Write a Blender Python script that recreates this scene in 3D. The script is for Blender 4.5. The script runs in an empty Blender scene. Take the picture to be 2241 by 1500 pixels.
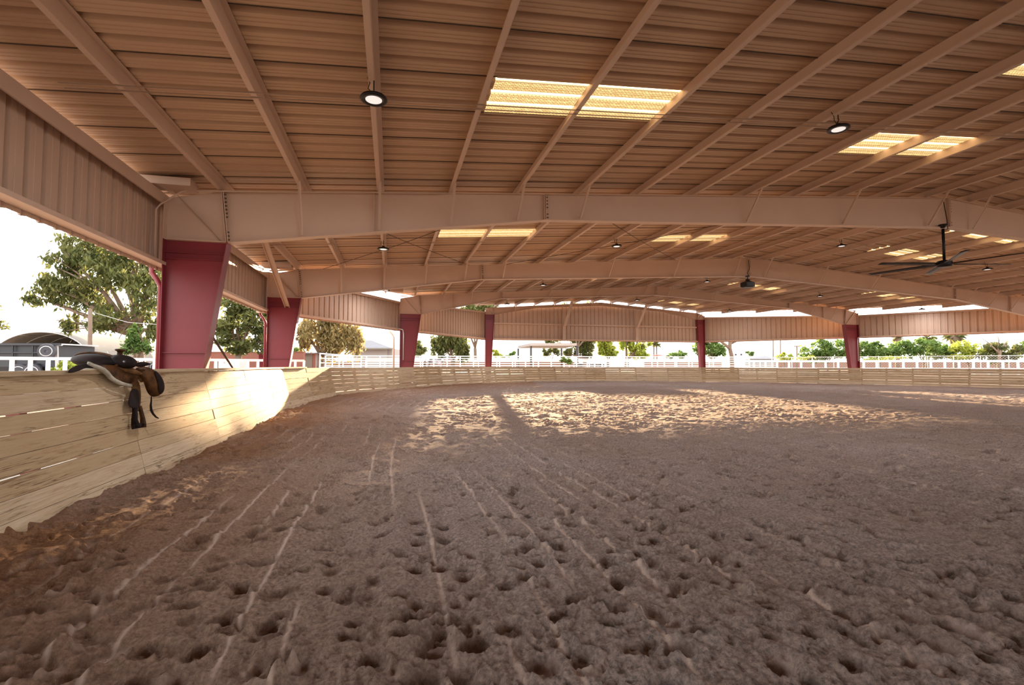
import bpy, bmesh, math, random
import numpy as np
from mathutils import Vector, Matrix

# ---------------------------------------------------------------- camera, sky, sun, exposure
C = bpy.context.scene.collection
SC = bpy.context.scene
CAM = (-15.087, -10.391, 1.27)
PITCH, YAW, FPX = math.radians(2.674), math.radians(13.754), 1082.2
cam = bpy.data.cameras.new('camera'); cam_o = bpy.data.objects.new('camera', cam); C.objects.link(cam_o)
cam.sensor_fit = 'HORIZONTAL'; cam.sensor_width = 36.0; cam.lens = FPX / 2241 * 36.0
cam.clip_end = 1000; cam.clip_start = .05
cam_o.location = CAM; cam_o.rotation_euler = (math.pi/2 + PITCH, 0, -YAW)
SC.camera = cam_o

world = bpy.data.worlds.new('world'); SC.world = world; world.use_nodes = True
wn = world.node_tree; wn.nodes.clear()
bgn = wn.nodes.new('ShaderNodeBackground'); bgn.inputs[0].default_value = (1.0, 0.985, 0.97, 1); bgn.inputs[1].default_value = 1.7
wo = wn.nodes.new('ShaderNodeOutputWorld'); wn.links.new(bgn.outputs[0], wo.inputs[0])

SUN_AZ, SUN_EL = math.radians(9.6), math.radians(6.9)
sl = bpy.data.lights.new('sun', 'SUN'); sl.energy = 17.0; sl.angle = math.radians(0.9); sl.color = (1.0, 0.70, 0.40)
so = bpy.data.objects.new('sun', sl); C.objects.link(so)
sdir = Vector((math.sin(SUN_AZ)*math.cos(SUN_EL), math.cos(SUN_AZ)*math.cos(SUN_EL), math.sin(SUN_EL)))
so.rotation_euler = sdir.to_track_quat('Z', 'Y').to_euler(); so.location = (0, 60, 30)

SC.view_settings.view_transform = 'Standard'; SC.view_settings.look = 'None'
SC.view_settings.gamma = 1.0; SC.view_settings.use_curve_mapping = False
SC.view_settings.exposure = 1.12

# ---------------------------------------------------------------- geometry constants (metres)
FW = Vector((math.sin(YAW)*math.cos(PITCH), math.cos(YAW)*math.cos(PITCH), math.sin(PITCH)))
RT = Vector((math.cos(YAW), -math.sin(YAW), 0)); UP = RT.cross(FW)
def at(px, py, depth):
    """point seen at pixel (px,py) of the survey photograph at the given forward distance"""
    return Vector(CAM) + (FW + RT*((px-1120.5)/FPX) - UP*((py-750)/FPX))*depth
def ground_at(px, depth, z=0.0):
    p = at(px, 800.5, depth); p.z = z; return p
W = 19.17; SLOPE = .074; HE = 4.53
def rtop(x): return HE + SLOPE*(W - abs(x))          # top of rafters
FY = [0.0, 7.94, 15.72, 23.58]
YBACK = -24.0
OUT = [(-W, YBACK), (-W, 7.94), (-14.64, 15.72), (-8.69, 23.58), (8.69, 23.58), (14.64, 15.72), (W, 7.94), (W, YBACK)]
def ylim(x):                                           # far limit of the plan at |x|
    x = abs(x)
    if x <= 8.69: return 23.58
    if x <= 14.64: return 23.58 - (x-8.69)/(14.64-8.69)*(23.58-15.72)
    return 15.72 - (x-14.64)/(W-14.64)*(15.72-7.94)
def xlim(y):
    if y <= 7.94: return W
    if y <= 15.72: return W - (y-7.94)/(15.72-7.94)*(W-14.64)
    return 14.64 - (y-15.72)/(23.58-15.72)*(14.64-8.69)
PX = [-.76-1.457*k for k in range(13)]                 # purlin lines on the left slope
R = random.Random(7)

# ---------------------------------------------------------------- materials
def mat(name, col, rough=.6, metal=0., spec=.4):
    m = bpy.data.materials.new(name); m.use_nodes = True
    b = m.node_tree.nodes['Principled BSDF']
    b.inputs['Base Color'].default_value = (*col, 1); b.inputs['Roughness'].default_value = rough
    b.inputs['Metallic'].default_value = metal; b.inputs['Specular IOR Level'].default_value = spec
    return m
class NT:
    def __init__(s, m): s.m = m; s.t = m.node_tree; s.b = s.t.nodes['Principled BSDF']
    def n(s, typ, **kw):
        o = s.t.nodes.new(typ)
        for k, v in kw.items():
            if k.startswith('i_'): o.inputs[k[2:].replace('_', ' ')].default_value = v
            else: setattr(o, k, v)
        return o
    def l(s, a, b): s.t.links.new(a, b)
    def coord(s, scale=(1, 1, 1), kind='Object'):
        tc = s.n('ShaderNodeTexCoord'); mp = s.n('ShaderNodeMapping'); mp.inputs['Scale'].default_value = scale
        s.l(tc.outputs[kind], mp.inputs[0]); return mp.outputs[0]
    def noise(s, vec, scale, detail=4, rough=.55):
        n = s.n('ShaderNodeTexNoise'); n.inputs['Scale'].default_value = scale; n.inputs['Detail'].default_value = detail
        n.inputs['Roughness'].default_value = rough; s.l(vec, n.inputs['Vector']); return n.outputs['Fac']
    def ramp(s, fac, stops):
        r = s.n('ShaderNodeValToRGB'); e = r.color_ramp.elements
        while len(e) < len(stops): e.new(.5)
        for k, (p, c) in enumerate(stops):
            e[k].position = p; e[k].color = (*c, 1) if len(c) == 3 else c
        s.l(fac, r.inputs[0]); return r.outputs[0]
    def mix(s, fac, a, b, mode='MIX'):
        x = s.n('ShaderNodeMix'); x.data_type = 'RGBA'; x.blend_type = mode
        for sock, v in ((x.inputs[0], fac), (x.inputs[6], a), (x.inputs[7], b)):
            if hasattr(v, 'node'): s.l(v, sock)
            elif isinstance(v, (int, float)): sock.default_value = v
            else: sock.default_value = (*v, 1)
        return x.outputs[2]
    def math(s, op, a, b=0.):
        x = s.n('ShaderNodeMath'); x.operation = op
        for sock, v in ((x.inputs[0], a), (x.inputs[1], b)):
            if hasattr(v, 'node'): s.l(v, sock)
            else: sock.default_value = v
        return x.outputs[0]
    def bump(s, h, strength=.3, dist=.02):
        b = s.n('ShaderNodeBump'); b.inputs['Strength'].default_value = strength; b.inputs['Distance'].default_value = dist
        s.l(h, b.inputs['Height']); s.l(b.outputs[0], s.b.inputs['Normal'])
    def base(s, c): s.l(c, s.b.inputs['Base Color'])
M = {}
def steel(name, a, b, rough):
    m = mat(name, a, rough); t = NT(m); v = t.coord()
    t.base(t.mix(t.noise(v, 1.7, 5), a, b)); t.bump(t.noise(v, 9, 2), .05, .02); return m
M['tan'] = steel('tan_painted_steel', (.64, .47, .36), (.57, .41, .305), .5)
M['sheet'] = steel('tan_ribbed_sheet', (.56, .375, .24), (.48, .31, .19), .4)
M['fascia'] = steel('tan_fascia_sheet', (.60, .43, .32), (.52, .37, .27), .5)
M['red'] = steel('oxide_red_painted_steel', (.24, .030, .042), (.19, .022, .03), .4)
M['strap'] = mat('tan_strap', (.30, .20, .14), .5)
M['bolt'] = mat('dark_bolt', (.10, .07, .05), .5, .5)
M['black'] = mat('black_metal', (.012, .010, .010), .4, .3)
M['lens'] = mat('frosted_lamp_lens', (.75, .66, .62), .25)
M['lens'].node_tree.nodes['Principled BSDF'].inputs['Emission Color'].default_value = (1, .93, .88, 1)
M['lens'].node_tree.nodes['Principled BSDF'].inputs['Emission Strength'].default_value = .35
M['white'] = mat('white_paint', (.80, .80, .80), .45)
M['galv'] = mat('galvanised_steel', (.52, .52, .53), .4, .6)
M['cable'] = mat('dark_cable', (.03, .022, .018), .6)
def m_sand():
    m = mat('churned_sand', (.3, .2, .15), .95, 0, .15); t = NT(m); v = t.coord()
    n1 = t.noise(v, .8, 6); n2 = t.noise(v, 42, 7, .72); n3 = t.noise(v, 190, 3, .7)
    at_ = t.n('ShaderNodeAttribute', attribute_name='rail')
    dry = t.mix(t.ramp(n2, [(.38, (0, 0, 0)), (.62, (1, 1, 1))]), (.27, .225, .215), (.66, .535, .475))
    red = t.mix(t.ramp(n2, [(.38, (0, 0, 0)), (.62, (1, 1, 1))]), (.27, .13, .055), (.52, .28, .14))  # warm bounce light by the left wall, put into the sand colour
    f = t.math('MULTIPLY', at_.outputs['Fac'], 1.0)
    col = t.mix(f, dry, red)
    col = t.mix(t.ramp(n1, [(.35, (0, 0, 0)), (.7, (.4, .4, .4))]), col, (.40, .27, .20))
    pk = t.n('ShaderNodeAttribute', attribute_name='pack')
    col = t.mix(pk.outputs['Fac'], col, (.60, .47, .40))
    t.base(col)
    h = t.math('ADD', t.math('MULTIPLY', n2, 1.0), t.math('MULTIPLY', n3, .35))
    pw = t.math('SUBTRACT', 1.0, t.math('MULTIPLY', pk.outputs['Fac'], .8))
    t.bump(t.math('MULTIPLY', h, pw), 1.0, .028); return m
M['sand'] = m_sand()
def m_ground():
    m = mat('pale_desert_dirt', (.5, .42, .34), .95, 0, .1); t = NT(m); v = t.coord()
    t.base(t.mix(t.noise(v, .3, 6), (.40, .30, .235), (.30, .22, .17))); t.bump(t.noise(v, 6, 5), .4, .03); return m
M['dirt'] = m_ground()
def m_plank():
    m = mat('worn_whitewashed_plank', (.6, .5, .35), .8, 0, .2); t = NT(m)
    uv = t.n('ShaderNodeUVMap'); uv.uv_map = 'UVMap'
    def mp(sx, sy):
        q = t.n('ShaderNodeMapping'); q.inputs['Scale'].default_value = (sx, sy, 1); t.l(uv.outputs[0], q.inputs[0]); return q.outputs[0]
    grain = t.noise(mp(1.1, 24), 2.2, 8, .65); wear = t.noise(mp(.8, 5), 2.0, 7, .65); fleck = t.noise(mp(7, 30), 1.6, 5, .8)
    fl2 = t.noise(mp(1.6, 1.6), 5, 4, .7)
    vc = t.n('ShaderNodeAttribute', attribute_name='tone')
    paint = t.mix(vc.outputs['Fac'], (.50, .37, .22), (.72, .60, .44))
    paint = t.mix(t.ramp(grain, [(.38, (0, 0, 0)), (.62, (.6, .6, .6))]), paint, (.47, .32, .17))
    wood = t.mix(grain, (.13, .07, .03), (.33, .18, .09))
    w = t.math('MULTIPLY', t.ramp(wear, [(.55, (0, 0, 0)), (.66, (1, 1, 1))]), t.ramp(grain, [(.42, (0, 0, 0)), (.55, (1, 1, 1))]))
    col = t.mix(t.math('MULTIPLY', w, .75), paint, wood)
    f = t.math('MULTIPLY', t.ramp(fleck, [(.62, (0, 0, 0)), (.68, (1, 1, 1))]), t.ramp(fl2, [(.48, (0, 0, 0)), (.58, (1, 1, 1))]))
    col = t.mix(t.math('MULTIPLY', f, .95), col, (.09, .045, .02))
    crack = t.noise(mp(.55, 20), 1.7, 4, .5); cm = t.noise(mp(.5, 2.2), 1.3, 3, .5)
    f2 = t.math('MULTIPLY', t.ramp(crack, [(.478, (0, 0, 0)), (.492, (1, 1, 1)), (.502, (1, 1, 1)), (.515, (0, 0, 0))]), t.ramp(cm, [(.50, (0, 0, 0)), (.60, (1, 1, 1))]))
    col = t.mix(t.math('MULTIPLY', f2, .85), col, (.10, .05, .022))
    t.base(col); t.bump(grain, .5, .008); return m
M['plank'] = m_plank()
def m_sky():
    m = bpy.data.materials.new('translucent_skylight_sheet'); m.use_nodes = True; nt = m.node_tree; nt.nodes.clear()
    tc = nt.nodes.new('ShaderNodeTexCoord'); w = nt.nodes.new('ShaderNodeTexBrick'); nt.links.new(tc.outputs['Object'], w.inputs['Vector'])
    w.inputs['Scale'].default_value = 9; w.inputs['Color1'].default_value = (.42, .29, .12, 1); w.inputs['Color2'].default_value = (.60, .44, .20, 1)
    w.inputs['Mortar'].default_value = (.20, .11, .04, 1); w.inputs['Mortar Size'].default_value = .045
    wv = nt.nodes.new('ShaderNodeAttribute'); wv.attribute_name = 'clear'
    mx = nt.nodes.new('ShaderNodeMix'); mx.data_type = 'RGBA'; nt.links.new(wv.outputs['Fac'], mx.inputs[0]); nt.links.new(w.outputs['Color'], mx.inputs[6]); mx.inputs[7].default_value = (1.0, .88, .6, 1)
    tr = nt.nodes.new('ShaderNodeBsdfTranslucent'); nt.links.new(mx.outputs[2], tr.inputs[0])
    df = nt.nodes.new('ShaderNodeBsdfDiffuse'); nt.links.new(mx.outputs[2], df.inputs[0])
    ms = nt.nodes.new('ShaderNodeMixShader'); ms.inputs[0].default_value = .2; nt.links.new(tr.outputs[0], ms.inputs[1]); nt.links.new(df.outputs[0], ms.inputs[2])
    o = nt.nodes.new('ShaderNodeOutputMaterial'); nt.links.new(ms.outputs[0], o.inputs[0]); return m
M['sky'] = m_sky()
def leather(name, a, b, rough=.38):
    m = mat(name, a, rough, 0, .14); t = NT(m); v = t.coord(); n = t.noise(v, 9, 6, .6)
    t.base(t.mix(t.ramp(n, [(.35, (0, 0, 0)), (.65, (1, 1, 1))]), a, b)); t.bump(t.noise(v, 60, 4), .25, .004); return m
M['lea_dark'] = leather('black_saddle_leather', (.008, .006, .007), (.024, .014, .012), .62)
M['lea_brown'] = leather('brown_saddle_leather', (.025, .010, .004), (.13, .055, .018), .45)
M['lea_tan'] = leather('tan_rough_leather', (.07, .03, .010), (.22, .11, .04), .6)
M['fleece'] = leather('cream_fleece_lining', (.36, .33, .26), (.62, .60, .50), .9)
def leafm(name, a, b):
    m = mat(name, a, .6, 0, .2); t = NT(m)
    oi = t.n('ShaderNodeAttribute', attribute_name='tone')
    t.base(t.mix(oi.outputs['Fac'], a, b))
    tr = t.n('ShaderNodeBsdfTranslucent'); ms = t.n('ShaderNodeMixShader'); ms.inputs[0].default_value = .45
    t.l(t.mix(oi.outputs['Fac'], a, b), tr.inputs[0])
    out = [n for n in t.t.nodes if n.type == 'OUTPUT_MATERIAL'][0]
    t.l(t.b.outputs[0], ms.inputs[1]); t.l(tr.outputs[0], ms.inputs[2]); t.l(ms.outputs[0], out.inputs[0]); return m
M['leaf_olive'] = leafm('olive_leaves', (.055, .075, .025), (.20, .21, .07))
M['leaf_green'] = leafm('green_leaves', (.04, .085, .02), (.18, .28, .075))
M['leaf_lime'] = leafm('lime_leaves', (.17, .24, .03), (.48, .52, .10))
M['leaf_gold'] = leafm('golden_leaves', (.16, .13, .05), (.42, .33, .15))
M['bark'] = steel('rough_bark', (.13, .09, .065), (.22, .16, .12), .9)

# ---------------------------------------------------------------- mesh helpers
class MB:
    def __init__(s): s.v = []; s.f = []; s.tone = []
    def quad_box(s, c, tone=None):
        """8 corners: 0-3 bottom loop, 4-7 top loop"""
        b = len(s.v); s.v += [tuple(x) for x in c]
        s.f += [(b, b+3, b+2, b+1), (b+4, b+5, b+6, b+7)] + [(b+i, b+(i+1) % 4, b+4+(i+1) % 4, b+4+i) for i in range(4)]
        if tone is not None: s.tone += [tone]*8
    def box(s, x0, x1, y0, y1, z0, z1):
        s.quad_box([(x0, y0, z0), (x1, y0, z0), (x1, y1, z0), (x0, y1, z0), (x0, y0, z1), (x1, y0, z1), (x1, y1, z1), (x0, y1, z1)]); return s
    def bar(s, p, q, w, h, up=(0, 0, 1)):
        """rectangular bar from p to q"""
        p, q = Vector(p), Vector(q); d = (q-p).normalized(); u = Vector(up)
        a = d.cross(u)
        if a.length < 1e-4: a = d.cross(Vector((0, 1, 0)))
        a.normalize(); b = a.cross(d).normalized(); a *= w/2; b *= h/2
        s.quad_box([p-a-b, p+a-b, p+a+b, p-a+b, q-a-b, q+a-b, q+a+b, q-a+b]); return s
    def tube(s, pts, r, n=8, cap=True):
        pts = [Vector(p) for p in pts]; rs = r if isinstance(r, (list, tuple)) else [r]*len(pts); b0 = len(s.v)
        prev = None
        for i, p in enumerate(pts):
            d = (pts[min(i+1, len(pts)-1)] - pts[max(i-1, 0)]).normalized()
            a = (prev if prev is not None else (Vector((0, 0, 1)) if abs(d.z) < .9 else Vector((1, 0, 0))))
            a = (a - d*a.dot(d)).normalized(); prev = a; b = d.cross(a)
            for k in range(n):
                t = 2*math.pi*k/n; s.v.append(tuple(p + (a*math.cos(t) + b*math.sin(t))*rs[i]))
        for i in range(len(pts)-1):
            for k in range(n):
                a0 = b0+i*n+k; a1 = b0+i*n+(k+1) % n; s.f.append((a0, a1, a1+n, a0+n))
        if cap:
            s.f.append(tuple(b0+k for k in reversed(range(n)))); s.f.append(tuple(b0+(len(pts)-1)*n+k for k in range(n)))
        return s
    def lathe(s, prof, origin=(0, 0, 0), n=24, axis=(0, 0, 1)):
        o = Vector(origin); ax = Vector(axis).normalized(); a = ax.orthogonal().normalized(); b = ax.cross(a); b0 = len(s.v)
        for r, h in prof:
            for k in range(n):
                t = 2*math.pi*k/n; s.v.append(tuple(o + ax*h + (a*math.cos(t) + b*math.sin(t))*max(r, .0005)))
        for i in range(len(prof)-1):
            for k in range(n):
                a0 = b0+i*n+k; a1 = b0+i*n+(k+1) % n; s.f.append((a0, a1, a1+n, a0+n))
        s.f.append(tuple(b0+k for k in reversed(range(n)))); s.f.append(tuple(b0+(len(prof)-1)*n+k for k in range(n)))
        return s
    def prism(s, poly, d):
        """poly: list of 3D points, d: extrusion vector"""
        b = len(s.v); n = len(poly); d = Vector(d)
        s.v += [tuple(p) for p in poly] + [tuple(Vector(p)+d) for p in poly]
        s.f += [tuple(range(b+n-1, b-1, -1)), tuple(range(b+n, b+2*n))] + [(b+i, b+(i+1) % n, b+n+(i+1) % n, b+n+i) for i in range(n)]
        return s
    def grid(s, P):
        b = len(s.v); n, m = len(P), len(P[0])
        for row in P: s.v += [tuple(p) for p in row]
        for i in range(n-1):
            for j in range(m-1): s.f.append((b+i*m+j, b+i*m+j+1, b+(i+1)*m+j+1, b+(i+1)*m+j))
        return s
    def build(s, name, m, parent=None, smooth=False, attr='tone'):
        me = bpy.data.meshes.new(name); me.from_pydata(s.v, [], s.f); me.update()
        if s.tone and len(s.tone) == len(s.v):
            at_ = me.attributes.new(attr, 'FLOAT', 'POINT'); at_.data.foreach_set('value', np.array(s.tone, dtype=np.float32))
        bm = bmesh.new(); bm.from_mesh(me); bmesh.ops.recalc_face_normals(bm, faces=bm.faces); bm.to_mesh(me); bm.free()
        me.materials.append(m)
        if smooth: me.polygons.foreach_set('use_smooth', [True]*len(me.polygons))
        o = bpy.data.objects.new(name, me); C.objects.link(o)
        if parent is not None: o.parent = parent; o.matrix_parent_inverse = Matrix.Translation(-Vector(parent.location))
        return o
def tag(o, label=None, cat=None, group=None, kind=None):
    if label: o['label'] = label
    if cat: o['category'] = cat
    if group: o['group'] = group
    if kind: o['kind'] = kind
    return o
def thing(name, loc, label, cat, group=None):
    o = bpy.data.objects.new(name, None); C.objects.link(o); o.location = loc; o.empty_display_size = .2
    return tag(o, label, cat, group)
def smoothmod(o, lv=2, solid=None):
    if solid:
        m = o.modifiers.new('solid', 'SOLIDIFY'); m.thickness = solid; m.offset = 0
    m = o.modifiers.new('sub', 'SUBSURF'); m.levels = lv; m.render_levels = lv
    for p in o.data.polygons: p.use_smooth = True
    return o
ORD = ['first', 'second', 'third', 'fourth', 'fifth', 'sixth', 'seventh', 'eighth', 'ninth', 'tenth', 'eleventh', 'twelfth', 'thirteenth', 'fourteenth']

# ---------------------------------------------------------------- ceiling: ribbed roof sheets and skylights
PW = .9525; SEAM0 = -.27 - 26*PW
def rib_profile():
    """(y, dz, clear) over one 3-rib sheet, from below: shallow major ribs"""
    pr = []
    for k in range(3):
        y = k*PW/3
        pr += [(y, .0), (y+.008, .05), (y+.075, .05), (y+.11, 0), (y+.165, 0), (y+.172, .006), (y+.182, .006), (y+.189, 0), (y+.232, 0), (y+.239, .006), (y+.249, .006), (y+.256, 0)]
    return pr
PROF = rib_profile()
SKY = []   # (x0, x1, sheet index)
def sheet_index(y): return int(math.floor((y - SEAM0)/PW))
for x0, x1, y in [(-13.75, -10.87, -3.6), (-6.2, -3.4, -2.65), (-6.2, -3.4, -5.5), (-13.75, -10.87, 4.0), (-6.2, -3.4, 5.0), (-6.2, -3.4, 12.6),
                  (3.55, 6.45, 2.1), (3.55, 6.45, 5.0), (3.55, 6.45, 13.5), (10.87, 13.75, 11.6), (3.55, 6.45, 21.1)]:
    SKY.append((x0, x1, sheet_index(y)))
def zroof(x): return rtop(x) + .205
roof = MB(); skl = {}; LIPS = []
nsheets = int((23.58+.1 - SEAM0)/PW) + 1
for i in range(nsheets):
    y0 = SEAM0 + i*PW
    pts = [(y0+a, b) for a, b in PROF] + [(y0+PW, 0)]
    lap = .004 if i % 2 else .0
    for side in (-1, 1):
        cuts = sorted([(abs(x1), abs(x0)) if side < 0 else (x0, x1) for x0, x1, k in SKY if k == i and (x0 < 0) == (side < 0)])
        segs = []; a = 0.0
        for c0, c1 in cuts: segs.append((a, c0)); skl.setdefault((side, c0, c1, i), None); a = c1
        segs.append((a, None))
        for a, b in segs:
            base = len(roof.v)
            for (y, dz) in pts:
                yy = min(y, 23.66); xe = (xlim(yy) + .42) if b is None else b
                roof.v.append((side*a, yy, zroof(a)+dz)); roof.v.append((side*xe, yy, zroof(xe)+dz))
            for k in range(len(pts)-1):
                q = base+2*k; roof.f.append((q, q+1, q+3, q+2))
            # seam lap lip
            ya = y0; xe = (xlim(min(ya, 23.6)) + .42) if b is None else b
            lipf = len(roof.f)
            if ya < 23.5: roof.quad_box([(side*a, ya-.012, zroof(a)-.010), (side*xe, ya-.012, zroof(xe)-.010), (side*xe, ya, zroof(xe)-.010), (side*a, ya, zroof(a)-.010),
                           (side*a, ya-.012, zroof(a)+.0), (side*xe, ya-.012, zroof(xe)+.0), (side*xe, ya, zroof(xe)+.0), (side*a, ya, zroof(a)+.0)]); LIPS += list(range(lipf, len(roof.f)))
ceil = roof.build('ceiling', M['sheet']); tag(ceil, kind='structure')
ceil.data.materials.append(M['bolt'])  # dark sealant at the laps, with their shadow line put into its colour
for q_ in LIPS: ceil.data.polygons[q_].material_index = 1
# roof top skin (weather side) so that the sheets have thickness
sk_labels = {}
for (side, c0, c1, i) in skl:
    y0 = SEAM0+i*PW; ym = y0+PW/2
    slope = 'near' if side < 0 else 'far'
    bay = 'before the nearest frame' if ym < 0 else 'past the nearest frame' if ym < 7.94 else 'past the second frame' if ym < 15.72 else 'past the third frame'
    lane = 'by the ridge' if c0 < 9 else 'by the eave'
    t = thing('skylight', (side*(c0+c1)/2, ym, zroof((c0+c1)/2)), f'glowing roof panel {lane} of the {slope} slope, {bay}', 'skylight', 'translucent roof panels')
    if abs(c0-3.4) < .01 and ym < -4: t['label'] = 'glowing translucent roof panel cut off by the right edge of the photo'
    if abs(c0-3.55) < .01 and 0 < ym < 4: t['label'] = 'glowing translucent roof panel right of the fan rod on the far roof slope'
    if abs(c0-3.55) < .01 and 4 < ym < 7: t['label'] = 'glowing translucent roof panel left of the fan rod on the far roof slope'
    nx = 24
    # sheet built in strips along y so that ribs and clear bands show
    g = MB(); ys = [(y0+a, b) for a, b in PROF] + [(y0+PW, 0)]; tn = []
    P = []
    for (y, dz) in ys:
        P.append([(side*(c0+(c1-c0)*k/nx), y, zroof(c0+(c1-c0)*k/nx)+dz) for k in range(nx+1)])
    g.grid(P)
    for (y, dz) in ys: g.tone += [1.0 if dz > .02 else 0.0]*(nx+1)
    g.build('panel', M['sky'], t, attr='clear')
    e = MB()
    for yy in (y0-.01, y0+PW+.005): e.bar((side*c0, yy, zroof(c0)-.012), (side*c1, yy, zroof(c1)-.012), .02, .012)
    e.build('edge_trim', M['tan'], t)

# ---------------------------------------------------------------- purlins
def zpurlin(x, y0, y1, flip):
    """Z-section running along y; x is web line"""
    b = MB(); zt = rtop(x)+.2; zb = rtop(x)+.005; t = .006; s = 1 if flip else -1
    b.box(x-t/2, x+t/2, y0, y1, zb, zt)
    xa, xb = sorted((x, x+s*.07)); b.box(xa, xb, y0, y1, zb-.003, zb+.004)
    xa, xb = sorted((x+s*.065, x+s*.071)); b.box(xa, xb, y0, y1, zb, zb+.02)
    xa, xb = sorted((x, x-s*.07)); b.box(xa, xb, y0, y1, zt-.008, zt-.001)
    return b
for k, x in enumerate(PX):
    y1 = ylim(x) - .02 if k > 5 else 23.60
    o = zpurlin(x, YBACK+.1, y1, False).build('roof_purlin', M['tan'])
    tag(o, f'tan roof purlin on the near slope, {ORD[12-k]} in from the left eave', 'purlin', 'purlins of the near roof slope')
for k, x in enumerate([-q for q in PX]):
    y1 = ylim(x) - .02 if k > 5 else 23.60
    o = zpurlin(x, YBACK+.1, y1, True).build('roof_purlin', M['tan'])
    tag(o, f'tan steel roof purlin on the far slope, {ORD[k]} beyond the ridge', 'purlin', 'purlins of the far roof slope')
# sag straps across the purlins
for j, yy in enumerate((-3.72, -3.60, 4.2, 4.32, 12.0, 19.7)):
    b = MB(); xl = xlim(yy)-.3
    for s in (-1, 1): b.bar((0, yy, rtop(0)-.003), (s*xl, yy, rtop(xl)-.003), .018, .006)
    o = b.build('sag_strap', M['strap'])
    tag(o, ['thin strap across the purlins before the nearest frame, nearer of the pair', 'thin strap across the purlins before the nearest frame, farther of the pair',
            'thin strap across the purlins past the nearest frame, nearer of the pair', 'thin strap across the purlins past the nearest frame, farther of the pair',
            'thin dark strap across the purlins between second and third frames', 'thin dark strap across the purlins beyond the third frame'][j], 'strap', 'sag straps under the roof')

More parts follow.
